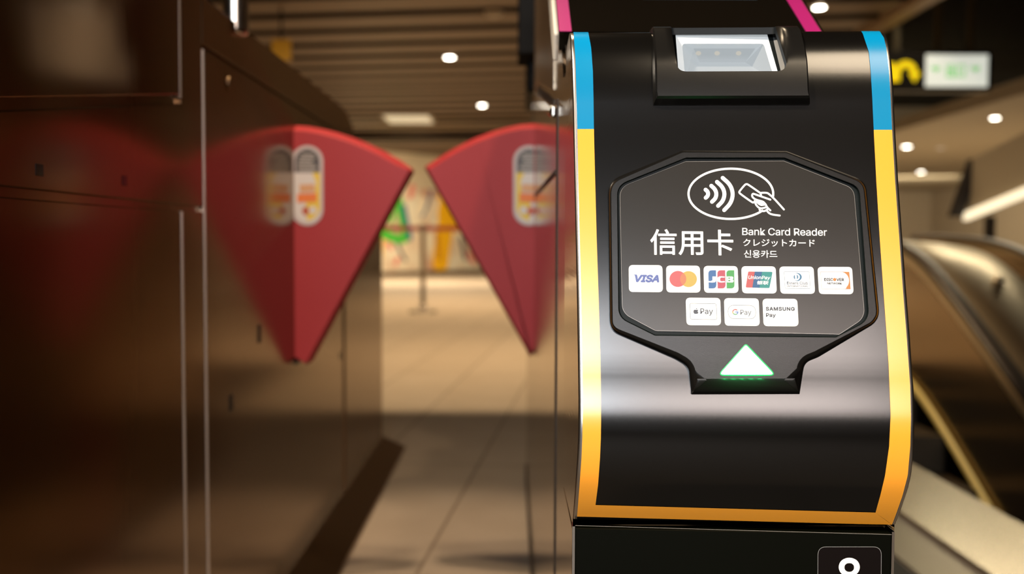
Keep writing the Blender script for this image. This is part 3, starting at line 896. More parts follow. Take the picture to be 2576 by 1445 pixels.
# white tray seen through the window: a frame on a slanting plane and a sunk pan
def TP(px, py, k=0.0):
    """slanting plane of the tray: y = .842 at photo row 180, further back higher up"""
    p0 = CAMP + ray(1830, 181) * (0.842 / ray(1830, 181).y); n = Vector((0, -0.80, 0.60)); p0 = p0 - n * k
    v = ray(px, py); return CAMP + v * ((p0 - CAMP).dot(n) / v.dot(n))
tray_out = [(1699.5, 88), (1930, 87), (1962, 200), (1708, 200)]
tray_in = rounded([(1716, 110), (1921, 110), (1948, 200), (1724, 200)], [7, 10, 0, 0], 6)
tray_o = [Vector(p) for p in tray_out]
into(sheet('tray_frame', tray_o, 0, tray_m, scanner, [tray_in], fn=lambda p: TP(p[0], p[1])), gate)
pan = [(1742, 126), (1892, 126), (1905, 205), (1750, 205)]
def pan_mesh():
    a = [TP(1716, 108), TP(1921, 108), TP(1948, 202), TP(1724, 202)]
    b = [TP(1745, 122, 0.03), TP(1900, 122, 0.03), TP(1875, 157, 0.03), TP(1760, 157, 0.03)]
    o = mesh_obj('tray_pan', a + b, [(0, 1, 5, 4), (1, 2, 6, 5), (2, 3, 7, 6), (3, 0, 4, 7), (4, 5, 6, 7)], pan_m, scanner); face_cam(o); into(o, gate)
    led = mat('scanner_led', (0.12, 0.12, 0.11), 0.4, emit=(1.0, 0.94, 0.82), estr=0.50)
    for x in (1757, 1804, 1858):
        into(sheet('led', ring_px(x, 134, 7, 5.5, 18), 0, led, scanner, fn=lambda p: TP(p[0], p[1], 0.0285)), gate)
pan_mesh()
grey_wall = mat('grey_inner_wall', (0.20, 0.20, 0.20), 0.4)
dark_gap = mat('dark_inner_gap', (0.01, 0.012, 0.012), 0.3)
into(mesh_obj('inner_wall', [TP(1933, 80, .002), TP(1965, 80, -.003), TP(1990, 205, -.003), TP(1963, 205, .002)], [(0, 1, 2, 3)], grey_wall, scanner), gate)
into(mesh_obj('inner_gap', [TP(1928, 86, .0006), TP(1942, 82, .0006), TP(1978, 205, .0006), TP(1960, 205, .0006)], [(0, 1, 2, 3)], dark_gap, scanner), gate)
bar_m = mat('scanner_cross_bar', (0.012, 0.015, 0.017), 0.5, spec=0.2)
v0 = [TP(1690, 71, -.002), TP(1945, 70, -.002), TP(1945, 84.5, 0), TP(1690, 85.5, 0)]
into(mesh_obj('cross_bar', v0, [(0, 1, 2, 3)], bar_m, scanner), gate)
into(mesh_obj('scanner_back', [TP(1690, 84, .034), TP(1960, 84, .034), TP(1990, 205, .034), TP(1690, 205, .034)], [(0, 1, 2, 3)], dark_gap, scanner), gate)
# ------------------------------------------------------------------ leaning display above the reader
disp0, disp1 = 1.026, 1.30
def DP(px, py, h=0.0):
    """leaning plane from (y 1.026, +.2235) back to (y 1.30, +.415)"""
    n = Vector((0, -(0.694 - 0.2235), (1.70 - 1.026))).normalized(); p0 = Vector((0, 1.026, EYE + 0.2235)) + n * h
    v = ray(px, py); return CAMP + v * ((p0 - CAMP).dot(n) / v.dot(n))
XRB = XL + 0.272
def lean(x, t, h):
    n = Vector((0, -(0.694 - 0.2235), (1.70 - 1.026))).normalized()
    return Vector((x, 1.026 + 0.674 * t, EYE + 0.2235 + 0.4705 * t)) + n * h
def lean_slab(name, x0, x1, t0, t1, h0, h1, m, parent, bev=0):
    v = [lean(x, t, h) for x in (x0, x1) for t in (t0, t1) for h in (h0, h1)]
    f = [(0, 1, 3, 2), (4, 6, 7, 5), (0, 4, 5, 1), (2, 3, 7, 6), (0, 2, 6, 4), (1, 5, 7, 3)]
    o = recalc(mesh_obj(name, v, f, m, parent))
    if bev: bevel(o, bev)
    return into(o, gate)
xl0 = DP(1405, 82).x; xr0 = DP(2061, 74).x
disp = lean_slab('display', xl0 + 0.001, xr0 - 0.001, -0.0, 0.79, -0.02, 0.001, glassblack, gate)
lean_slab('magenta_stripe', xl0 + 0.0008, DP(1438, 82).x, 0.0, 0.79, 0.001, 0.0016, magenta_m, disp)
lean_slab('magenta_stripe', DP(2022, 74).x, xr0 - 0.0008, 0.0, 0.79, 0.001, 0.0016, magenta_m, disp)
lean_slab('display_frame', xl0 - 0.0055, xl0 + 0.0005, -0.01, 0.79, -0.03, 0.0030, mat('frame_lit_tone', (0.72, 0.66, 0.58), 0.4, 0.35), disp, 0.003)  # left frame made paler to hold the gleam of a lamp
lean_slab('display_frame', xr0 - 0.0005, xr0 + 0.0025, -0.01, 0.79, -0.03, 0.0022, chrome, disp, 0.001)
reflection_m = mat('reflection_glow', (0.02, 0.03, 0.04), 0.1, emit=(0.35, 0.45, 0.5), estr=0.30)  # bluish reflection on the display glass, put in as a glowing slab
lean_slab('display_reflection', xl0 + 0.10, xr0 - 0.05, 0.115, 0.72, 0.0012, 0.0016, reflection_m, disp)

box_black = mat('matt_black_box', (0.004, 0.0035, 0.003), 0.6, spec=0.15)
# lane indicator box on top of the reader gate, seen past its edge
box1 = into(prism_yz('lane_indicator', [(2.55, zz(0.40)), (2.95, zz(0.40)), (2.95, zz(0.80)), (2.55, zz(0.80))], at_y(1326, 100, 2.6).x, XL + 0.02, box_black, gate, 0.008), gate)
into(prism_yz('indicator_hood', [(2.5, zz(0.49)), (2.58, zz(0.47)), (2.58, zz(0.8)), (2.48, zz(0.8))], at_y(1303, 20, 2.5).x, XL + 0.01, box_black, box1, 0.004), gate)

# ================================================================== FLAPS
def flap(px_poly, Y, parent, thick=0.045):
    """fan-shaped leaf with a chamfer round its front face"""
    P0 = [Vector(p) for p in px_poly]; n = len(P0); ins_ = offset(P0, [15 if p.y < 420 else 7 for p in P0])
    v = [at_y(p.x, p.y, Y) for p in ins_]
    out = [at_y(p.x, p.y, Y) for p in P0]
    v += [p + Vector((0, 0.028, 0)) for p in out] + [p + Vector((0, thick, 0)) for p in out]
    f = [tuple(range(n)), tuple(range(3 * n - 1, 2 * n - 1, -1))]
    for r in (0, 1): f += [(r * n + i, r * n + (i + 1) % n, (r + 1) * n + (i + 1) % n, (r + 1) * n + i) for i in range(n)]
    o = recalc(mesh_obj('flap', v, f, flap_m, parent)); bevel(o, 0.002, 1)
    return into(o, parent)
def arc_px(cx, cy, r0, r1, a0, a1, n):
    return [(cx + (r0 + (r1 - r0) * i / n) * math.cos(math.radians(a0 + (a1 - a0) * i / n)), cy - (r0 + (r1 - r0) * i / n) * math.sin(math.radians(a0 + (a1 - a0) * i / n))) for i in range(n + 1)]
YF = 2.24
border_m = pig('sticker_border', 205, 192, 190); dark_st = pig('sticker_charcoal', 78, 72, 70); pale_st = pig('sticker_pale_text', 168, 160, 152)
white_st = pig('sticker_white', 228, 220, 214); yel_st = pig('sticker_yellow', 238, 205, 70); or_st = pig('sticker_orange', 238, 128, 52); peach_st = pig('sticker_peach', 222, 168, 122); brown_st = pig('sticker_brown', 190, 92, 60)
def clip_x(poly, xm):
    out = []
    for i in range(len(poly)):
        a, b = poly[i - 1], poly[i]
        if (a[0] <= xm) != (b[0] <= xm):
            t = (xm - a[0]) / (b[0] - a[0]); out.append(Vector((xm, a[1] + (b[1] - a[1]) * t)))
        if b[0] <= xm: out.append(Vector(b))
    return out
def capsule(cx, cy, rx, h, seg=16):
    p = []
    for k in range(seg + 1): t = math.pi * k / seg; p.append(Vector((cx - rx * math.cos(t), cy - h + rx - rx * math.sin(t))))
    for k in range(seg + 1): t = math.pi * k / seg; p.append(Vector((cx + rx * math.cos(t), cy + h - rx + rx * math.sin(t))))
    return p
def flap_sticker(cx, cy, Y, parent, root, flip=False, clip=9999, lab=''):
    k = Ink(lambda p, h: at_y(p[0], p[1], Y - 0.0008 - h))
    sx = -1 if flip else 1
    X = lambda u: cx + sx * u
    def P(pts, m, h):
        q = clip_x([Vector(p) for p in pts], clip)
        if len(q) > 2: k.poly(q, m, h)
    P(capsule(cx, cy, 40, 101), border_m, 0)
    ins = capsule(cx, cy, 31, 92)
    P([p for p in ins if p.y < cy - 30] + [Vector((cx + 31, cy - 33)), Vector((cx - 31, cy - 33))] if False else [Vector((cx - 31, cy - 33))] + [p for p in ins if p.y < cy - 33] + [Vector((cx + 31, cy - 33))], dark_st, 0.0002)
    for r, (a, b) in enumerate(((-14, 16), (-20, 20), (-22, 12), (-24, 18), (-24, 24), (-22, 20))):
        y = cy - 80 + r * 8; P([(X(a), y), (X(b), y), (X(b), y + 5), (X(a), y + 5)], pale_st, 0.0004)
    P([Vector((cx + 33, cy - 32))] + [p for p in capsule(cx, cy, 33, 94) if p.y > cy - 32] + [Vector((cx - 33, cy - 32))], white_st, 0.0002)
    P([(X(12), cy - 32), (X(32), cy - 32), (X(32), cy + 62), (X(20), cy + 80), (X(0), cy + 90), (X(-4), cy + 40), (X(18), cy + 36), (X(22), cy - 10)], yel_st, 0.0003)
    P([(X(-20), cy - 2), (X(18), cy - 4), (X(20), cy + 16), (X(-18), cy + 18)], peach_st, 0.0005)
    P([(X(-25), cy + 21), (X(24), cy + 19), (X(24), cy + 41), (X(-25), cy + 43)], or_st, 0.0005)
    P(ring_px(X(-4), cy + 64, 9, 11, 16), brown_st, 0.0005); P(ring_px(X(14), cy + 62, 10, 10, 16), white_st, 0.0006)
    o = k.build('flap_sticker', parent)
    o['label'] = lab; return o

left_arc = [(700, 313)] + [(742, 313), (770, 315), (805, 321), (845, 331), (885, 344), (925, 360), (965, 379), (1005, 402), (1036, 424)]
left_poly = left_arc + [(1037, 431), (778, 914), (770, 919), (762, 920), (738, 904), (700, 840)]
right_poly = [(1380, 308), (1338, 308), (1310, 310), (1275, 317), (1235, 329), (1195, 344), (1155, 363), (1115, 386), (1066, 418), (1067, 424), (1322, 880), (1331, 898), (1337, 900), (1380, 830)]
flap_r = flap(right_poly, 2.26, gate)
flap_sticker(1331, 467, 2.26, flap_r, gate, True, 1343.5, 'warning sticker, half hidden')

# ================================================================== THE LEFT GATE
XW = -0.511
lgate = thing('ticket_gate', (-0.65, 2.2, 0), 'plain brushed steel ticket gate left of the lane with a steel post on top', 'ticket gate')
x0, x1 = XW - 0.30, XW - 0.006
poly = [(0.66, 0.06), (0.66, zz(0.06)), (0.70, zz(0.10)), (0.95, zz(0.30)), (1.05, zz(0.385)), (1.10, zz(0.405)), (2.86, zz(0.408)), (2.98, zz(0.395)), (3.08, zz(0.36)), (3.16, zz(0.30)), (3.22, zz(0.22)), (3.26, zz(0.12)), (3.30, zz(0.06)), (3.72, zz(0.06)), (3.72, 0.06)]
into(prism_yz('cabinet', poly, x0, x1, steel, lgate, 0.004), lgate)
def lpanel(name, pts, t=0.006, m=steel, bev=0.0015, out=0.0):
    return into(prism_yz(name, pts, x1 - 0.001, XW + out, m, lgate, bev), lgate)
sl = lambda y: 0.1346 + (y - 0.95) * 0.160              # sloping joint
G = 0.0062
lpanel('upper_panel', [(0.70, zz(sl(0.70)) + G), (1.468, zz(sl(1.468)) + G), (1.468, zz(0.405)), (1.10, zz(0.402)), (0.70, zz(0.12))] if False else [(0.72, zz(sl(0.72)) + G), (1.468, zz(sl(1.468)) + G), (1.468, zz(0.404)), (1.10, zz(0.402)), (0.95, zz(0.298)), (0.75, zz(0.138))], out=0.003)
lpanel('middle_panel', [(0.70, zz(0.0535)), (1.582, zz(0.0565)), (1.582, zz(0.318)), (1.582, zz(0.404)), (1.482, zz(0.404)), (1.482, zz(sl(1.468)) - G), (0.72, zz(sl(0.72)) - G), (0.70, zz(sl(0.70)) - G)])
lpanel('lower_panel', [(0.68, 0.065), (1.470, 0.065), (1.470, zz(0.0455)), (0.68, zz(0.0425))], out=0.001)
lpanel('corner_strip', [(1.482, 0.065), (1.582, 0.065), (1.582, zz(0.0485)), (1.482, zz(0.0475))])
lpanel('flap_panel', [(1.592, 0.065), (2.885, 0.065), (2.885, zz(0.314)), (1.592, zz(0.314))])
lpanel('hood_side', [(1.587, zz(0.324)), (3.13, zz(0.324)), (3.06, zz(0.372)), (2.97, zz(0.398)), (2.86, zz(0.406)), (1.587, zz(0.404))])
lpanel('end_panel', [(2.893, 0.065), (3.72, 0.065), (3.72, zz(0.055)), (3.305, zz(0.055)), (3.262, zz(0.12)), (3.22, zz(0.218)), (3.16, zz(0.298)), (3.14, zz(0.314)), (2.893, zz(0.314))], out=0.004)
# near edges of the proud panels, their lit look put into a paler steel
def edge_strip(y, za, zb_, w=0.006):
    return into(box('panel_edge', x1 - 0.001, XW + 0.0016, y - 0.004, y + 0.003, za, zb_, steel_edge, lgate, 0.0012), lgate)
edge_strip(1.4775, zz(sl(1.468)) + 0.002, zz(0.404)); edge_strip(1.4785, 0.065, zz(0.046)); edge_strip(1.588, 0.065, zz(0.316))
# little sensor windows
for px, py, w_, h_ in ((99, 428, 0.0085, 0.0065), (313, 455, 0.008, 0.0065)):
    p = at_x(px, py, XW + 0.0); into(box('sensor_window', XW - 0.002, XW + 0.0006, p.y - w_ * 1.0, p.y + w_ * 1.0, p.z - h_, p.z + h_, glassblack, lgate, 0.0005), lgate)
for px, py, w_, h_ in ((652, 840, 0.012, 0.019), (581, 1014, 0.012, 0.015), (855, 896, 0.012, 0.012)):
    p = at_x(px, py, XW + 0.0); into(box('sensor_window', XW - 0.002, XW + 0.0006, p.y - w_, p.y + w_, p.z - h_, p.z + h_, seam_m, lgate, 0.0005), lgate)
p = at_x(577, 210, XW); into(tube('lock', (XW - 0.002, p.y, p.z), (XW + 0.004, p.y, p.z), 0.013, steel, lgate), lgate)
# base plate along the lane
bp = into(recalc(mesh_obj('base_plate', [(XW + 0.002, 0.75, 0.0), (XW + 0.088, 0.75, 0.0), (XW + 0.084, 0.75, 0.010), (XW - 0.005, 0.75, 0.062),
                                         (XW + 0.002, 3.80, 0.0), (XW + 0.088, 3.80, 0.0), (XW + 0.084, 3.80, 0.010), (XW - 0.005, 3.76, 0.062)],
                           [(0, 1, 2, 3), (4, 7, 6, 5), (0, 4, 5, 1), (1, 5, 6, 2), (2, 6, 7, 3), (3, 7, 4, 0)], mat('dark_base_steel', (0.20, 0.14, 0.095), 0.28, 1.0), lgate)), lgate)
into(box('base_plate', XL - 0.004, XL + 0.27, 0.82, 3.28, 0.0, 0.062, seam_m, gate), gate)
into(box('base_plate', x0, x1 - 0.01, 0.68, 3.70, 0.0, 0.062, seam_m, lgate), lgate)
# steel post on the hood
pc = at_x(600, 80, XW - 0.02)
into(lathe('post', [(0.018, 0.0), (0.0225, 0.004), (0.0235, 0.010), (0.0235, 0.62), (0.020, 0.63)], (XW - 0.006, 1.80, zz(0.384)), mat('post_steel', (0.60, 0.52, 0.45), 0.22, 1.0), lgate), lgate)
flap_l = flap(left_poly, YF, lgate)
flap_sticker(773, 467, YF, flap_l, lgate, False, 9999, 'warning sticker shown whole')
into(tube('flap_pivot', at_y(732, 912, YF) + Vector((0, -0.002, 0)), at_y(732, 912, YF) + Vector((0, 0.05, 0)), 0.012, seam_m, lgate), lgate)
for fl, rt in ((flap_r, gate), (flap_l, lgate)): pass

# ================================================================== SETTING
# tiled floor with an opening on the right for the escalator
def floor_mat():
    m = bpy.data.materials.new('beige_tile_floor'); m.use_nodes = True; nt = m.node_tree; b = nt.nodes['Principled BSDF']
    tc = nt.nodes.new('ShaderNodeTexCoord'); mp = nt.nodes.new('ShaderNodeMapping'); br = nt.nodes.new('ShaderNodeTexBrick')
    mp.inputs['Rotation'].default_value = (0, 0, math.radians(5.5)); mp.inputs['Location'].default_value = (0.06, 0.1, 0)
    br.offset = 0.0; br.inputs['Scale'].default_value = 1.0; br.inputs['Brick Width'].default_value = 0.40; br.inputs['Row Height'].default_value = 1.2
    br.inputs['Mortar Size'].default_value = 0.007; br.inputs['Mortar Smooth'].default_value = 0.4
    br.inputs['Color1'].default_value = (0.50, 0.42, 0.33, 1); br.inputs['Color2'].default_value = (0.47, 0.39, 0.30, 1); br.inputs['Mortar'].default_value = (0.30, 0.24, 0.18, 1)
    nz = nt.nodes.new('ShaderNodeTexNoise'); nz.inputs['Scale'].default_value = 6; mx = nt.nodes.new('ShaderNodeMix'); mx.data_type = 'RGBA'; mx.blend_type = 'MULTIPLY'
    cr = nt.nodes.new('ShaderNodeValToRGB'); cr.color_ramp.elements[0].color = (0.85, 0.83, 0.80, 1); cr.color_ramp.elements[1].color = (1, 1, 1, 1)
    mx.inputs[0].default_value = 1
    nt.links.new(tc.outputs['Object'], mp.inputs[0]); nt.links.new(mp.outputs[0], br.inputs['Vector']); nt.links.new(tc.outputs['Object'], nz.inputs['Vector'])
    nt.links.new(nz.outputs[0], cr.inputs[0]); nt.links.new(br.outputs[0], mx.inputs[6]); nt.links.new(cr.outputs[0], mx.inputs[7]); nt.links.new(mx.outputs[2], b.inputs['Base Color'])
    b.inputs['Roughness'].default_value = 0.6; b.inputs['Specular IOR Level'].default_value = 0.25
    return m
fm = floor_mat()
XP, YP0, YP1 = 1.50, 1.2, 6.6                    # opening in the floor
v = [(-7, -6, 0), (XP, -6, 0), (XP, YP0, 0), (XP, YP1, 0), (XP, 32, 0), (-7, 32, 0), (14, -6, 0), (14, YP0, 0), (14, YP1, 0), (14, 32, 0)]
structure(mesh_obj('floor', v, [(0, 1, 2, 3, 4, 5), (1, 6, 7, 2), (3, 8, 9, 4)], fm))
wallm = mat('dim_beige_wall', (0.42, 0.34, 0.25), 0.6)
darkwall = mat('dark_wall', (0.05, 0.035, 0.022), 0.6)
structure(mesh_obj('wall_left', [(-7, -6, 0), (-7, 32, 0), (-7, 32, 5.5), (-7, -6, 5.5)], [(0, 1, 2, 3)], wallm))
structure(mesh_obj('wall_right', [(14, -6, -3), (14, 32, -3), (14, 32, 5.5), (14, -6, 5.5)], [(3, 2, 1, 0)], wallm))
structure(mesh_obj('wall_back', [(-7, -6, 0), (14, -6, 0), (14, -6, 5.5), (-7, -6, 5.5)], [(0, 1, 2, 3)], darkwall))
structure(mesh_obj('wall_front', [(-7, 32, 0), (14, 32, 0), (14, 32, 5.5), (-7, 32, 5.5)], [(3, 2, 1, 0)], wallm))
# pit walls and bottom
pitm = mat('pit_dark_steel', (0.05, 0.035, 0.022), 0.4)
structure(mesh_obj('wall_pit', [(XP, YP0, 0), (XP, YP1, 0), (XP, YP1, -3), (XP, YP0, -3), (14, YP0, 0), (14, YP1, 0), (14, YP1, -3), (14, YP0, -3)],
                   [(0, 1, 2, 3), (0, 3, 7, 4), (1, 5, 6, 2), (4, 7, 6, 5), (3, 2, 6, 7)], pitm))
# ceilings: slatted over the concourse, black void, lower one over the far right
def slat_mat():
    m = bpy.data.materials.new('brown_slat'); m.use_nodes = True; b = m.node_tree.nodes['Principled BSDF']
    b.inputs['Base Color'].default_value = (0.17, 0.108, 0.058, 1); b.inputs['Roughness'].default_value = 0.5; return m
sm = slat_mat()
structure(mesh_obj('ceiling', [(-7, -6, 3.16), (3.6, -6, 3.16), (3.6, 32, 3.16), (-7, 32, 3.16)], [(0, 1, 2, 3)], mat('dark_ceiling', (0.035, 0.022, 0.012), 0.7)))
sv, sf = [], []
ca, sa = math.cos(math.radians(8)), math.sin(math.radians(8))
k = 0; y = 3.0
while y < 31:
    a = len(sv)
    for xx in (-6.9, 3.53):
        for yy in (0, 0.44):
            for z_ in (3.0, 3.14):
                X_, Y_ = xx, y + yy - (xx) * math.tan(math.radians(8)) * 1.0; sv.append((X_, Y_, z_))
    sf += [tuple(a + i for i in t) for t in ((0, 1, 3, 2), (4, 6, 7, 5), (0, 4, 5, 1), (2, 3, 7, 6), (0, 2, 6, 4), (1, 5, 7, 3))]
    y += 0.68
sl_o = recalc(mesh_obj('ceiling_slats', sv, sf, [sm, mat('slat_side_shade', (0.03, 0.018, 0.01), 0.7)])); structure(sl_o)  # slat sides coloured dark for the shade between the slats
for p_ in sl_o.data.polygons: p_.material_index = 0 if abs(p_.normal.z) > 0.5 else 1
structure(box('ceiling_edge', 3.54, 3.71, -6, 31.9, 2.95, 3.16, mat('ceiling_edge_trim', (0.34, 0.24, 0.15), 0.5)))
structure(mesh_obj('ceiling_void', [(3.65, -6, 5.4), (14, -6, 5.4), (14, 32, 5.4), (3.65, 32, 5.4)], [(0, 1, 2, 3)], mat('void_black', (0.01, 0.007, 0.004), 0.8)))
structure(mesh_obj('wall_void', [(3.65, -6, 3.1), (3.65, 32, 3.1), (3.65, 32, 5.4), (3.65, -6, 5.4)], [(0, 1, 2, 3)], MATS['void_black']))
structure(box('ceiling_low', 6.0, 13.9, 7.2, 31.9, 2.60, 2.78, mat('low_ceiling', (0.40, 0.34, 0.25), 0.55)))

structure(box('shading_soffit', -6.9, 3.53, 6.0, 6.45, 2.50, 2.99, sm))  # unseen soffit added to keep the strip's light off the near floor

# recessed lamps
lamp_on = mat('lamp_glow', (1, 1, 1), 0.4, emit=(1.0, 0.93, 0.78), estr=24)
lamp_dim = mat('lamp_glow_dim', (1, 1, 1), 0.4, emit=(1.0, 0.90, 0.78), estr=0.7)
lamp_ring = mat('lamp_ring', (0.5, 0.42, 0.33), 0.4)
def lamp(px, py, zc, label, r, m=lamp_on):
    p = at_z(px, py, zc)
    t = thing('downlight', (p.x, p.y, zc), label, 'ceiling lamp', 'round ceiling lamps')
    ring = lathe('ring', [(r * 1.0, 0.0), (r * 1.22, 0.0), (r * 1.25, -0.006), (r * 1.02, -0.006)], (0, 0, 0), lamp_ring, t)
    lathe('diffuser', [(r * 0.2, -0.007), (r, -0.007), (r, 0.0)], (0, 0, 0), m, t)
    if m is lamp_on:
        l = bpy.data.lights.new('downlight_beam', 'SPOT'); l.energy = 40; l.color = WARM; l.spot_size = math.radians(110); l.spot_blend = 0.6; l.shadow_soft_size = r
        o = bpy.data.objects.new('downlight_beam', l); COL.objects.link(o); o.location = (p.x, p.y, zc - 0.03)
lamp(1131, 144, 2.995, 'larger bright round lamp high in the slatted ceiling above the flaps', 0.055)
lamp(1213, 265, 2.995, 'smaller bright round lamp in the slatted ceiling nearest the right flap', 0.055)
lamp(2503, 297, 2.598, 'rightmost bright round lamp, in the low ceiling under the hanging sign', 0.055)
lamp(2281, 369, 2.598, 'bright round lamp closest to the black reader, in the low ceiling', 0.07)
lamp(2317, 433, 2.598, 'lowest bright round lamp of the low ceiling on the right', 0.075)
lamp(2366, 373, 2.598, 'dim blurred round lamp between the bright lamps on the right', 0.06, lamp_dim)
lamp(2061, 18, 2.995, 'round lamp just right of the magenta edge at the top of the photo', 0.05)
p = at_z(1243, 33, 2.99)
sd = thing('smoke_detector', (p.x, p.y, 2.998), 'small pale grey round detector on the slatted ceiling near the top edge', 'smoke detector')
lathe('body', [(0.08, 0.0), (0.08, -0.02), (0.05, -0.045)], (0, 0, 0), mat('pale_grey_plastic', (0.45, 0.4, 0.35), 0.5), sd); lathe('rim', [(0.095, 0.0), (0.095, -0.006), (0.08, -0.008)], (0, 0, 0), MATS['pale_grey_plastic'], sd)
p = at_z(1052, 300, 2.99)
pl = thing('ceiling_glow', (p.x, p.y, 2.992), 'blurred oblong glow on the far ceiling, left of the small lamp', 'ceiling lamp')  # dim glow on the ceiling, put in as a glowing panel
v, f = box_geo(-0.55, 0.22, -0.5, 0.5, -0.012, -0.002); mesh_obj('diffuser', v, f, mat('panel_glow', (1, 1, 1), 0.4, emit=(1.0, 0.85, 0.55), estr=0.42), pl)
v, f = box_geo(-0.6, 0.27, -0.55, 0.55, -0.004, 0.004); mesh_obj('frame', v, f, lamp_ring, pl)

# far left: pale lit wall, overhead beam, yellow notice
def slab(name, a, b, z0, z1, t, m):
    """upright slab along the ground line a-b"""
    a, b = Vector((*a, 0)), Vector((*b, 0)); d = (b - a).normalized(); n = Vector((-d.y, d.x, 0)) * t
    v = [p + Vector((0, 0, z)) for z in (z0, z1) for p in (a, b, b + n, a + n)]
    return recalc(mesh_obj(name, v, [(0, 1, 2, 3), (4, 7, 6, 5), (0, 4, 5, 1), (1, 5, 6, 2), (2, 6, 7, 3), (3, 7, 4, 0)], m))
m0 = at_y(935, 690, 22.5); m1 = at_y(1420, 640, 28)
mur_a, mur_b = (m0.x - 0.6, 22.0), (m1.x + 0.8, 28.6)
def mural_mat():
    m = bpy.data.materials.new('mural_ground'); m.use_nodes = True; nt = m.node_tree; b = nt.nodes['Principled BSDF']
    tc = nt.nodes.new('ShaderNodeTexCoord'); nz = nt.nodes.new('ShaderNodeTexNoise'); cr = nt.nodes.new('ShaderNodeValToRGB')
    nz.inputs['Scale'].default_value = 1.6; nz.inputs['Detail'].default_value = 4
    e = cr.color_ramp.elements; e[0].position = 0.30; e[0].color = (0.55, 0.30, 0.20, 1); e[1].position = 0.5; e[1].color = (0.78, 0.66, 0.48, 1)
    n = e.new(0.66); n.color = (0.85, 0.80, 0.62, 1); n = e.new(0.8); n.color = (0.85, 0.5, 0.4, 1)
    nt.links.new(tc.outputs['Object'], nz.inputs['Vector']); nt.links.new(nz.outputs[0], cr.inputs[0]); nt.links.new(cr.outputs[0], b.inputs['Base Color'])
    b.inputs['Roughness'].default_value = 0.5; return m
mural = slab('mural', mur_a, mur_b, 0.12, 2.15, 0.08, mural_mat())
tag(mural, 'colourful painted wall of green, blue and yellow strokes behind the lane', 'mural')
strokes = Ink(lambda p, h: None)
d2 = (Vector(mur_b) - Vector(mur_a)).normalized(); nn2 = Vector((-d2.y, d2.x))
def on_mural(p, h):
    v = ray(p[0], p[1]); a = Vector((*mur_a, 0)); n = Vector((nn2.x, nn2.y, 0)); q = a - n * (0.004 + h)
    return CAMP + v * ((q - CAMP).dot(n) / v.dot(n))
strokes.fn = on_mural
gcol = pig('mural_green', 70, 190, 60); bcol = pig('mural_blue', 60, 110, 150); ycol = pig('mural_yellow', 250, 190, 10); pcol = pig('mural_pink', 225, 120, 110); dcol = pig('mural_slate', 70, 75, 90); ocol = pig('mural_ochre', 215, 150, 20); wcol = pig('mural_white', 245, 230, 200)
for pts, w, m, h in (([(1000, 500), (1010, 540), (1024, 590)], 22, gcol, 0), ([(968, 590), (1000, 604), (1020, 598)], 24, gcol, .001), ([(990, 520), (985, 560)], 10, gcol, .002),
                     ([(1016, 520), (1026, 570), (1032, 600)], 11, bcol, .003), ([(1085, 480), (1075, 520), (1062, 545)], 6, bcol, .001), ([(1000, 615), (1010, 640), (1020, 655)], 7, dcol, .001),
                     ([(1118, 505), (1124, 560), (1112, 620), (1108, 664)], 40, ycol, .001), ([(1100, 590), (1105, 650)], 14, ocol, .002), ([(1140, 530), (1150, 580)], 14, ycol, .003),
                     ([(1038, 470), (1032, 495)], 12, pcol, .001), ([(975, 610), (985, 625)], 10, pcol, .001), ([(1000, 650), (996, 664)], 10, pcol, .002), ([(1180, 640), (1190, 660)], 12, pcol, .001),
                     ([(1064, 500), (1060, 530)], 14, wcol, .001), ([(1100, 505), (1096, 530)], 12, wcol, .002), ([(1160, 600), (1170, 650)], 9, dcol, .001), ([(1200, 600), (1210, 660)], 16, ocol, .001),
                     ([(950, 520), (960, 600), (955, 650)], 12, ycol, .001), ([(1250, 520), (1260, 620)], 20, gcol, .001), ([(1290, 540), (1295, 640)], 18, bcol, .001)):
    strokes.line(pts, w, m, h, soft=2)
so_ = mesh_obj('paint_strokes', strokes.v, strokes.f, strokes.mats, mural, strokes.fm)
structure(slab('trim_1', (mur_a[0], mur_a[1] - .02), (mur_b[0], mur_b[1] - .02), 0.0, 0.12, 0.06, mat('dark_skirting', (0.16, 0.11, 0.07), 0.5)))
structure(slab('wall_above_mural', (mur_a[0], mur_a[1] + 0.02), (mur_b[0], mur_b[1] + 0.02), 2.15, 3.0, 0.06, mat('cream_wall', (0.62, 0.52, 0.36), 0.6)))  # cream wall above the mural
bq = at_y(1060, 345, 17.0)
structure(box('trim_2', -5.5, 3.6, 17.0, 17.25, bq.z - 0.06, bq.z + 0.12, mat('dark_beam', (0.06, 0.04, 0.02), 0.6)))
yq0, yq1 = at_y(684, 100, 9.0), at_y(732, 152, 9.0)
nt_ = thing('notice_board', ((yq0.x + yq1.x) / 2, 9.0, yq1.z), 'small yellow notice hanging under the ceiling left of the lane', 'notice')
v, f = box_geo(-(yq1.x - yq0.x) / 2, (yq1.x - yq0.x) / 2, -0.015, 0.015, 0, yq0.z - yq1.z); mesh_obj('panel', v, f, mat('notice_yellow', (0.55, 0.32, 0.02), 0.5), nt_)
v, f = box_geo(-0.01, 0.01, -0.01, 0.01, yq0.z - yq1.z, 3.0 - yq1.z); mesh_obj('hanger', v, f, seam_m, nt_)

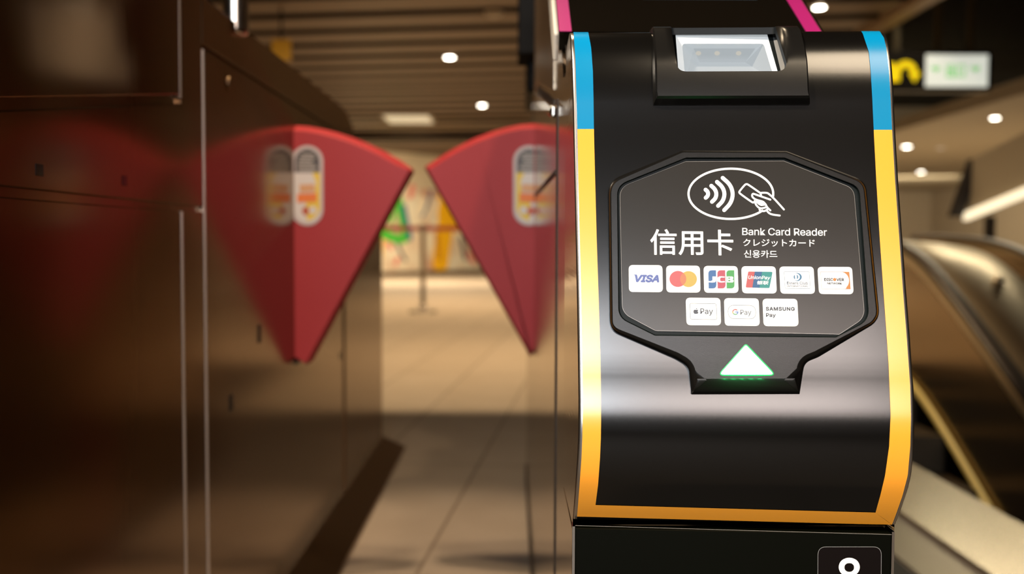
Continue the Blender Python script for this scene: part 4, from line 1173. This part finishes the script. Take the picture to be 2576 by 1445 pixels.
# belt barrier
bpz = at_z(1064, 786, 0.0); sc_ = bpz.y / FPX
bar = thing('belt_barrier', (bpz.x, bpz.y, 0), 'slim steel queue barrier post with dark red belt standing before the mural', 'queue barrier')
post_m = mat('barrier_steel', (0.28, 0.24, 0.19), 0.3, 0.8)
lathe('base', [(0.17, 0.0), (0.17, 0.012), (0.155, 0.025), (0.06, 0.035), (0.04, 0.045)], (0, 0, 0), post_m, bar)
zt_ = at_y(1064, 566, bpz.y).z
lathe('pole', [(0.030, 0.03), (0.030, zt_ - 0.08), (0.036, zt_ - 0.075), (0.036, zt_), (0.030, zt_ + 0.006)], (0, 0, 0), post_m, bar)
lathe('collar', [(0.05, 0.03), (0.05, 0.07), (0.035, 0.085)], (0, 0, 0), chrome, bar)
belt_m = mat('dark_red_belt', (0.42, 0.025, 0.03), 0.6)
for s in (-1, 1):
    v, f = box_geo(min(s * 0.03, s * 1.6), max(s * 0.03, s * 1.6), -0.002, 0.002, zt_ - 0.07, zt_ - 0.015); mesh_obj('belt', v, f, belt_m, bar)

# ------------------------------------------------------------------ hanging exit sign in the void
YS = 10.0
def sgn(px, py): p = at_y(px, py, YS); return p
s0, s1 = sgn(2180, 135), sgn(2488, 230)
sign = thing('hanging_sign', ((s0.x + s1.x) / 2, YS, s1.z), 'hanging black sign with lit green and white exit panel and yellow arrow', 'sign')
def sbox(name, xa, xb, ya, yb, za, zb2, m, parent):
    v, f = box_geo(xa, xb, ya, yb, za, zb2); o = recalc(mesh_obj(name, v, f, m, parent)); o.matrix_parent_inverse = Matrix.Translation(-sign.location); return o
sbox('board', s0.x, s1.x + 0.02, YS, YS + 0.12, s1.z, s0.z + 0.03, mat('sign_black', (0.008, 0.005, 0.003), 0.4), sign)
e0, e1 = sgn(2329, 138), sgn(2482, 219)
exit_m = mat('lit_white_panel', (0.8, 0.8, 0.75), 0.4, emit=(0.80, 0.84, 0.74), estr=0.72)
ex = sbox('exit_panel', e0.x, e1.x, YS - 0.02, YS - 0.001, e1.z, e0.z, exit_m, sign)
grn = mat('lit_green', (0.1, 0.5, 0.1), 0.4, emit=(0.22, 0.62, 0.18), estr=0.75)
sk = Ink(lambda p, h: at_y(p[0], p[1], YS - 0.021 - h))
sk.poly([(2340, 168), (2366, 168), (2360, 180), (2352, 180)], grn, 0); sk.poly([(2440, 168), (2466, 168), (2460, 180), (2450, 180)], grn, 0)
sk.text('出口', rect(2380, 160, 2428, 196), grn, 0, 'cjk', bold=0.03)
o = mesh_obj('exit_lettering', sk.v, sk.f, sk.mats, ex, sk.fm)
yk = Ink(lambda p, h: at_y(p[0], p[1], YS - 0.003 - h)); ym = mat('lit_yellow', (0.8, 0.6, 0.02), 0.4, emit=(0.78, 0.56, 0.0), estr=0.85)
yk.line([(2256, 205), (2256, 180), (2266, 164), (2280, 160), (2294, 166), (2300, 182)], 17, ym, 0, cap=False, soft=1)
yk.poly([(2285, 182), (2318, 182), (2300, 208)], ym, 0.001)
yk.line([(2232, 165), (2244, 165), (2244, 205)], 14, ym, 0, cap=False)
o = mesh_obj('yellow_arrow', yk.v, yk.f, yk.mats, sign, yk.fm); o.matrix_parent_inverse = Matrix.Translation(-sign.location)
for px in (2262, 2365, 2448):
    q = sgn(px, 100); sbox('rod', q.x - 0.03, q.x + 0.03, YS + 0.04, YS + 0.08, s0.z + 0.03, 5.4, mat('sign_rod', (0.06, 0.045, 0.02), 0.5), sign)

# ------------------------------------------------------------------ escalator rising out of the pit on the right
XE = 2.5
esc = thing('escalator', (XE + 0.3, 6.0, 0), 'steel escalator rising from below on the right, with yellow edge line and dark handrails', 'escalator')
T30 = math.tan(math.radians(30.5))
def path(y, zf, k=0.45, yb=5.95):
    """height of the rail path: level past yb, 30 degrees down towards the viewer, eased"""
    t = (yb - y); return zf - T30 * (t + math.sqrt(t * t + k * k) - 0) / 2
ys_ = [3.2 + 0.06 * i for i in range(int((7.6 - 3.2) / 0.06) + 1)]
def ribbon(name, xs, zs, m, parent, thick=None, y_list=ys_, smooth=True):
    """cross-section (x, dz) polyline swept along the path"""
    n = len(xs); v, f = [], []
    for y in y_list:
        for x, dz in zip(xs, zs): v.append((x, y, EYE + path(y, 0.075) + dz))
    for i in range(len(y_list) - 1):
        for k in range(n - 1): f.append((i * n + k, i * n + k + 1, (i + 1) * n + k + 1, (i + 1) * n + k))
    o = recalc(mesh_obj(name, v, f, m, parent, smooth=smooth)); return into(o, parent)
esc_panel = mat('escalator_panel_steel', (0.30, 0.22, 0.13), 0.22, 1.0)
esc_deck = mat('escalator_deck_steel', (0.58, 0.50, 0.36), 0.36, 1.0)
rail_ring = lambda cx: ([cx + 0.042 * math.cos(t) for t in [2 * math.pi * i / 12 for i in range(13)]], [0.022 * math.sin(t) for t in [2 * math.pi * i / 12 for i in range(13)]])
ribbon('handrail', *rail_ring(XE + 0.02), mat('handrail_rubber', (0.07, 0.05, 0.032), 0.35), esc)
ribbon('balustrade', [XE, XE - 0.004, XE], [-0.02, -0.4, -0.80], esc_panel, esc)
ribbon('rail_base', [XE - 0.02, XE - 0.025, XE - 0.02, XE + 0.04], [-0.022, -0.06, -0.085, -0.085], esc_deck, esc)
ribbon('yellow_line', [XE - 0.012, XE - 0.030, XE - 0.030, XE - 0.012], [-0.77, -0.775, -0.815, -0.82], mat('yellow_safety_line', (0.78, 0.62, 0.20), 0.4, emit=None), esc)
ribbon('deck', [XE + 0.06, XE + 0.12, XE + 0.32, XE + 0.52, XE + 0.60], [-0.10, -0.035, -0.020, -0.035, -0.10], esc_deck, esc)
ribbon('handrail', *rail_ring(XE + 0.70), MATS['handrail_rubber'], esc)
ribbon('balustrade', [XE + 0.72, XE + 0.724, XE + 0.72], [-0.02, -0.4, -0.80], esc_panel, esc)
# steps
stv, stf = [], []
yy = 3.0; i = 0
while yy < 7.4:
    z_ = EYE + path(yy + 0.2, 0.075) - 0.90; a = len(stv)
    for x_ in (1.56, XE - 0.03):
        stv += [(x_, yy, z_ - 0.23), (x_, yy, z_), (x_, yy + 0.40, z_)]
    stf += [(a, a + 1, a + 4, a + 3), (a + 1, a + 2, a + 5, a + 4)]
    yy += 0.40
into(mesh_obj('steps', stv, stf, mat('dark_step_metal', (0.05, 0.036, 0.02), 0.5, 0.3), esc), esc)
for y_ in (4.95, 5.6):
    z_ = EYE + path(y_, 0.075) - 0.02; into(lathe('deck_stud', [(0.035, 0.0), (0.035, 0.012), (0.02, 0.03)], (XE + 0.36, y_, z_), esc_deck, esc), esc)
# steel edging of the opening
kerb = structure(box('trim_3', 1.19, XP, 1.25, 6.5, 0.0, 0.012, mat('pit_edging_steel', (0.55, 0.48, 0.36), 0.25, 1.0, bump=(120, 0.25, 0.002, (1.0, 0.08, 1.0))), bev=0.003))
structure(box('trim_4', 1.02, 1.16, 1.25, 6.5, 0.0, 0.006, mat('pit_edging_dull', (0.24, 0.20, 0.14), 0.35, 0.9)))
structure(box('floor_shade', 0.40, 1.01, 0.95, 6.5, 0.0, 0.004, mat('floor_shade_black', (0.010, 0.007, 0.005), 0.5, spec=0.2)))  # shaded floor beside the edging, put in as a black strip
# lit trough and panel beyond the escalator
t0, t1 = at_y(2422, 545, 9.0), at_y(2640, 455, 7.6)
def oblique(name, a, b, z0, z1, t, m, parent):
    d = (b - a); n = Vector((-d.y, d.x, 0)).normalized() * t
    v = [a + Vector((0, 0, z0)), b + Vector((0, 0, z0)), b + n + Vector((0, 0, z0)), a + n + Vector((0, 0, z0)), a + Vector((0, 0, z1)), b + Vector((0, 0, z1)), b + n + Vector((0, 0, z1)), a + n + Vector((0, 0, z1))]
    o = recalc(mesh_obj(name, v, [(0, 1, 2, 3), (4, 7, 6, 5), (0, 4, 5, 1), (1, 5, 6, 2), (2, 6, 7, 3), (3, 7, 4, 0)], m, parent)); return o
tr = thing('light_trough', (t0.x, t0.y, 0), 'slanting grey panel with a bright lit lower edge above the far escalator', 'wall light')
into(oblique('lit_edge', t0, t1, -0.04, 0.035, 0.05, mat('trough_glow', (1, 0.95, 0.8), 0.4, emit=(1.0, 0.86, 0.60), estr=1.0), tr), tr)
into(oblique('panel', t0 + Vector((0.05, 0.02, 0)), t1 + Vector((0.05, 0.02, 0)), 0.035, 0.52, 0.06, mat('trough_panel', (0.34, 0.29, 0.21), 0.4), tr), tr)
q0, q1 = at_y(2396, 545, 8.95), at_y(2446, 400, 8.95)
into(recalc(mesh_obj('end_frame', [q0, q0 + Vector((.10, 0, 0)), q1 + Vector((.10, 0, 0)), q1, q0 + Vector((0, .1, 0)), q0 + Vector((.10, .1, 0)), q1 + Vector((.10, .1, 0)), q1 + Vector((0, .1, 0))],
     [(0, 1, 2, 3), (4, 7, 6, 5), (0, 4, 5, 1), (1, 5, 6, 2), (2, 6, 7, 3), (3, 7, 4, 0)], seam_m, tr)), tr)
into(box('bracket', t0.x + 0.2, t0.x + 0.26, t0.y - 0.1, t0.y, 0.0, t0.z, seam_m, tr), tr)
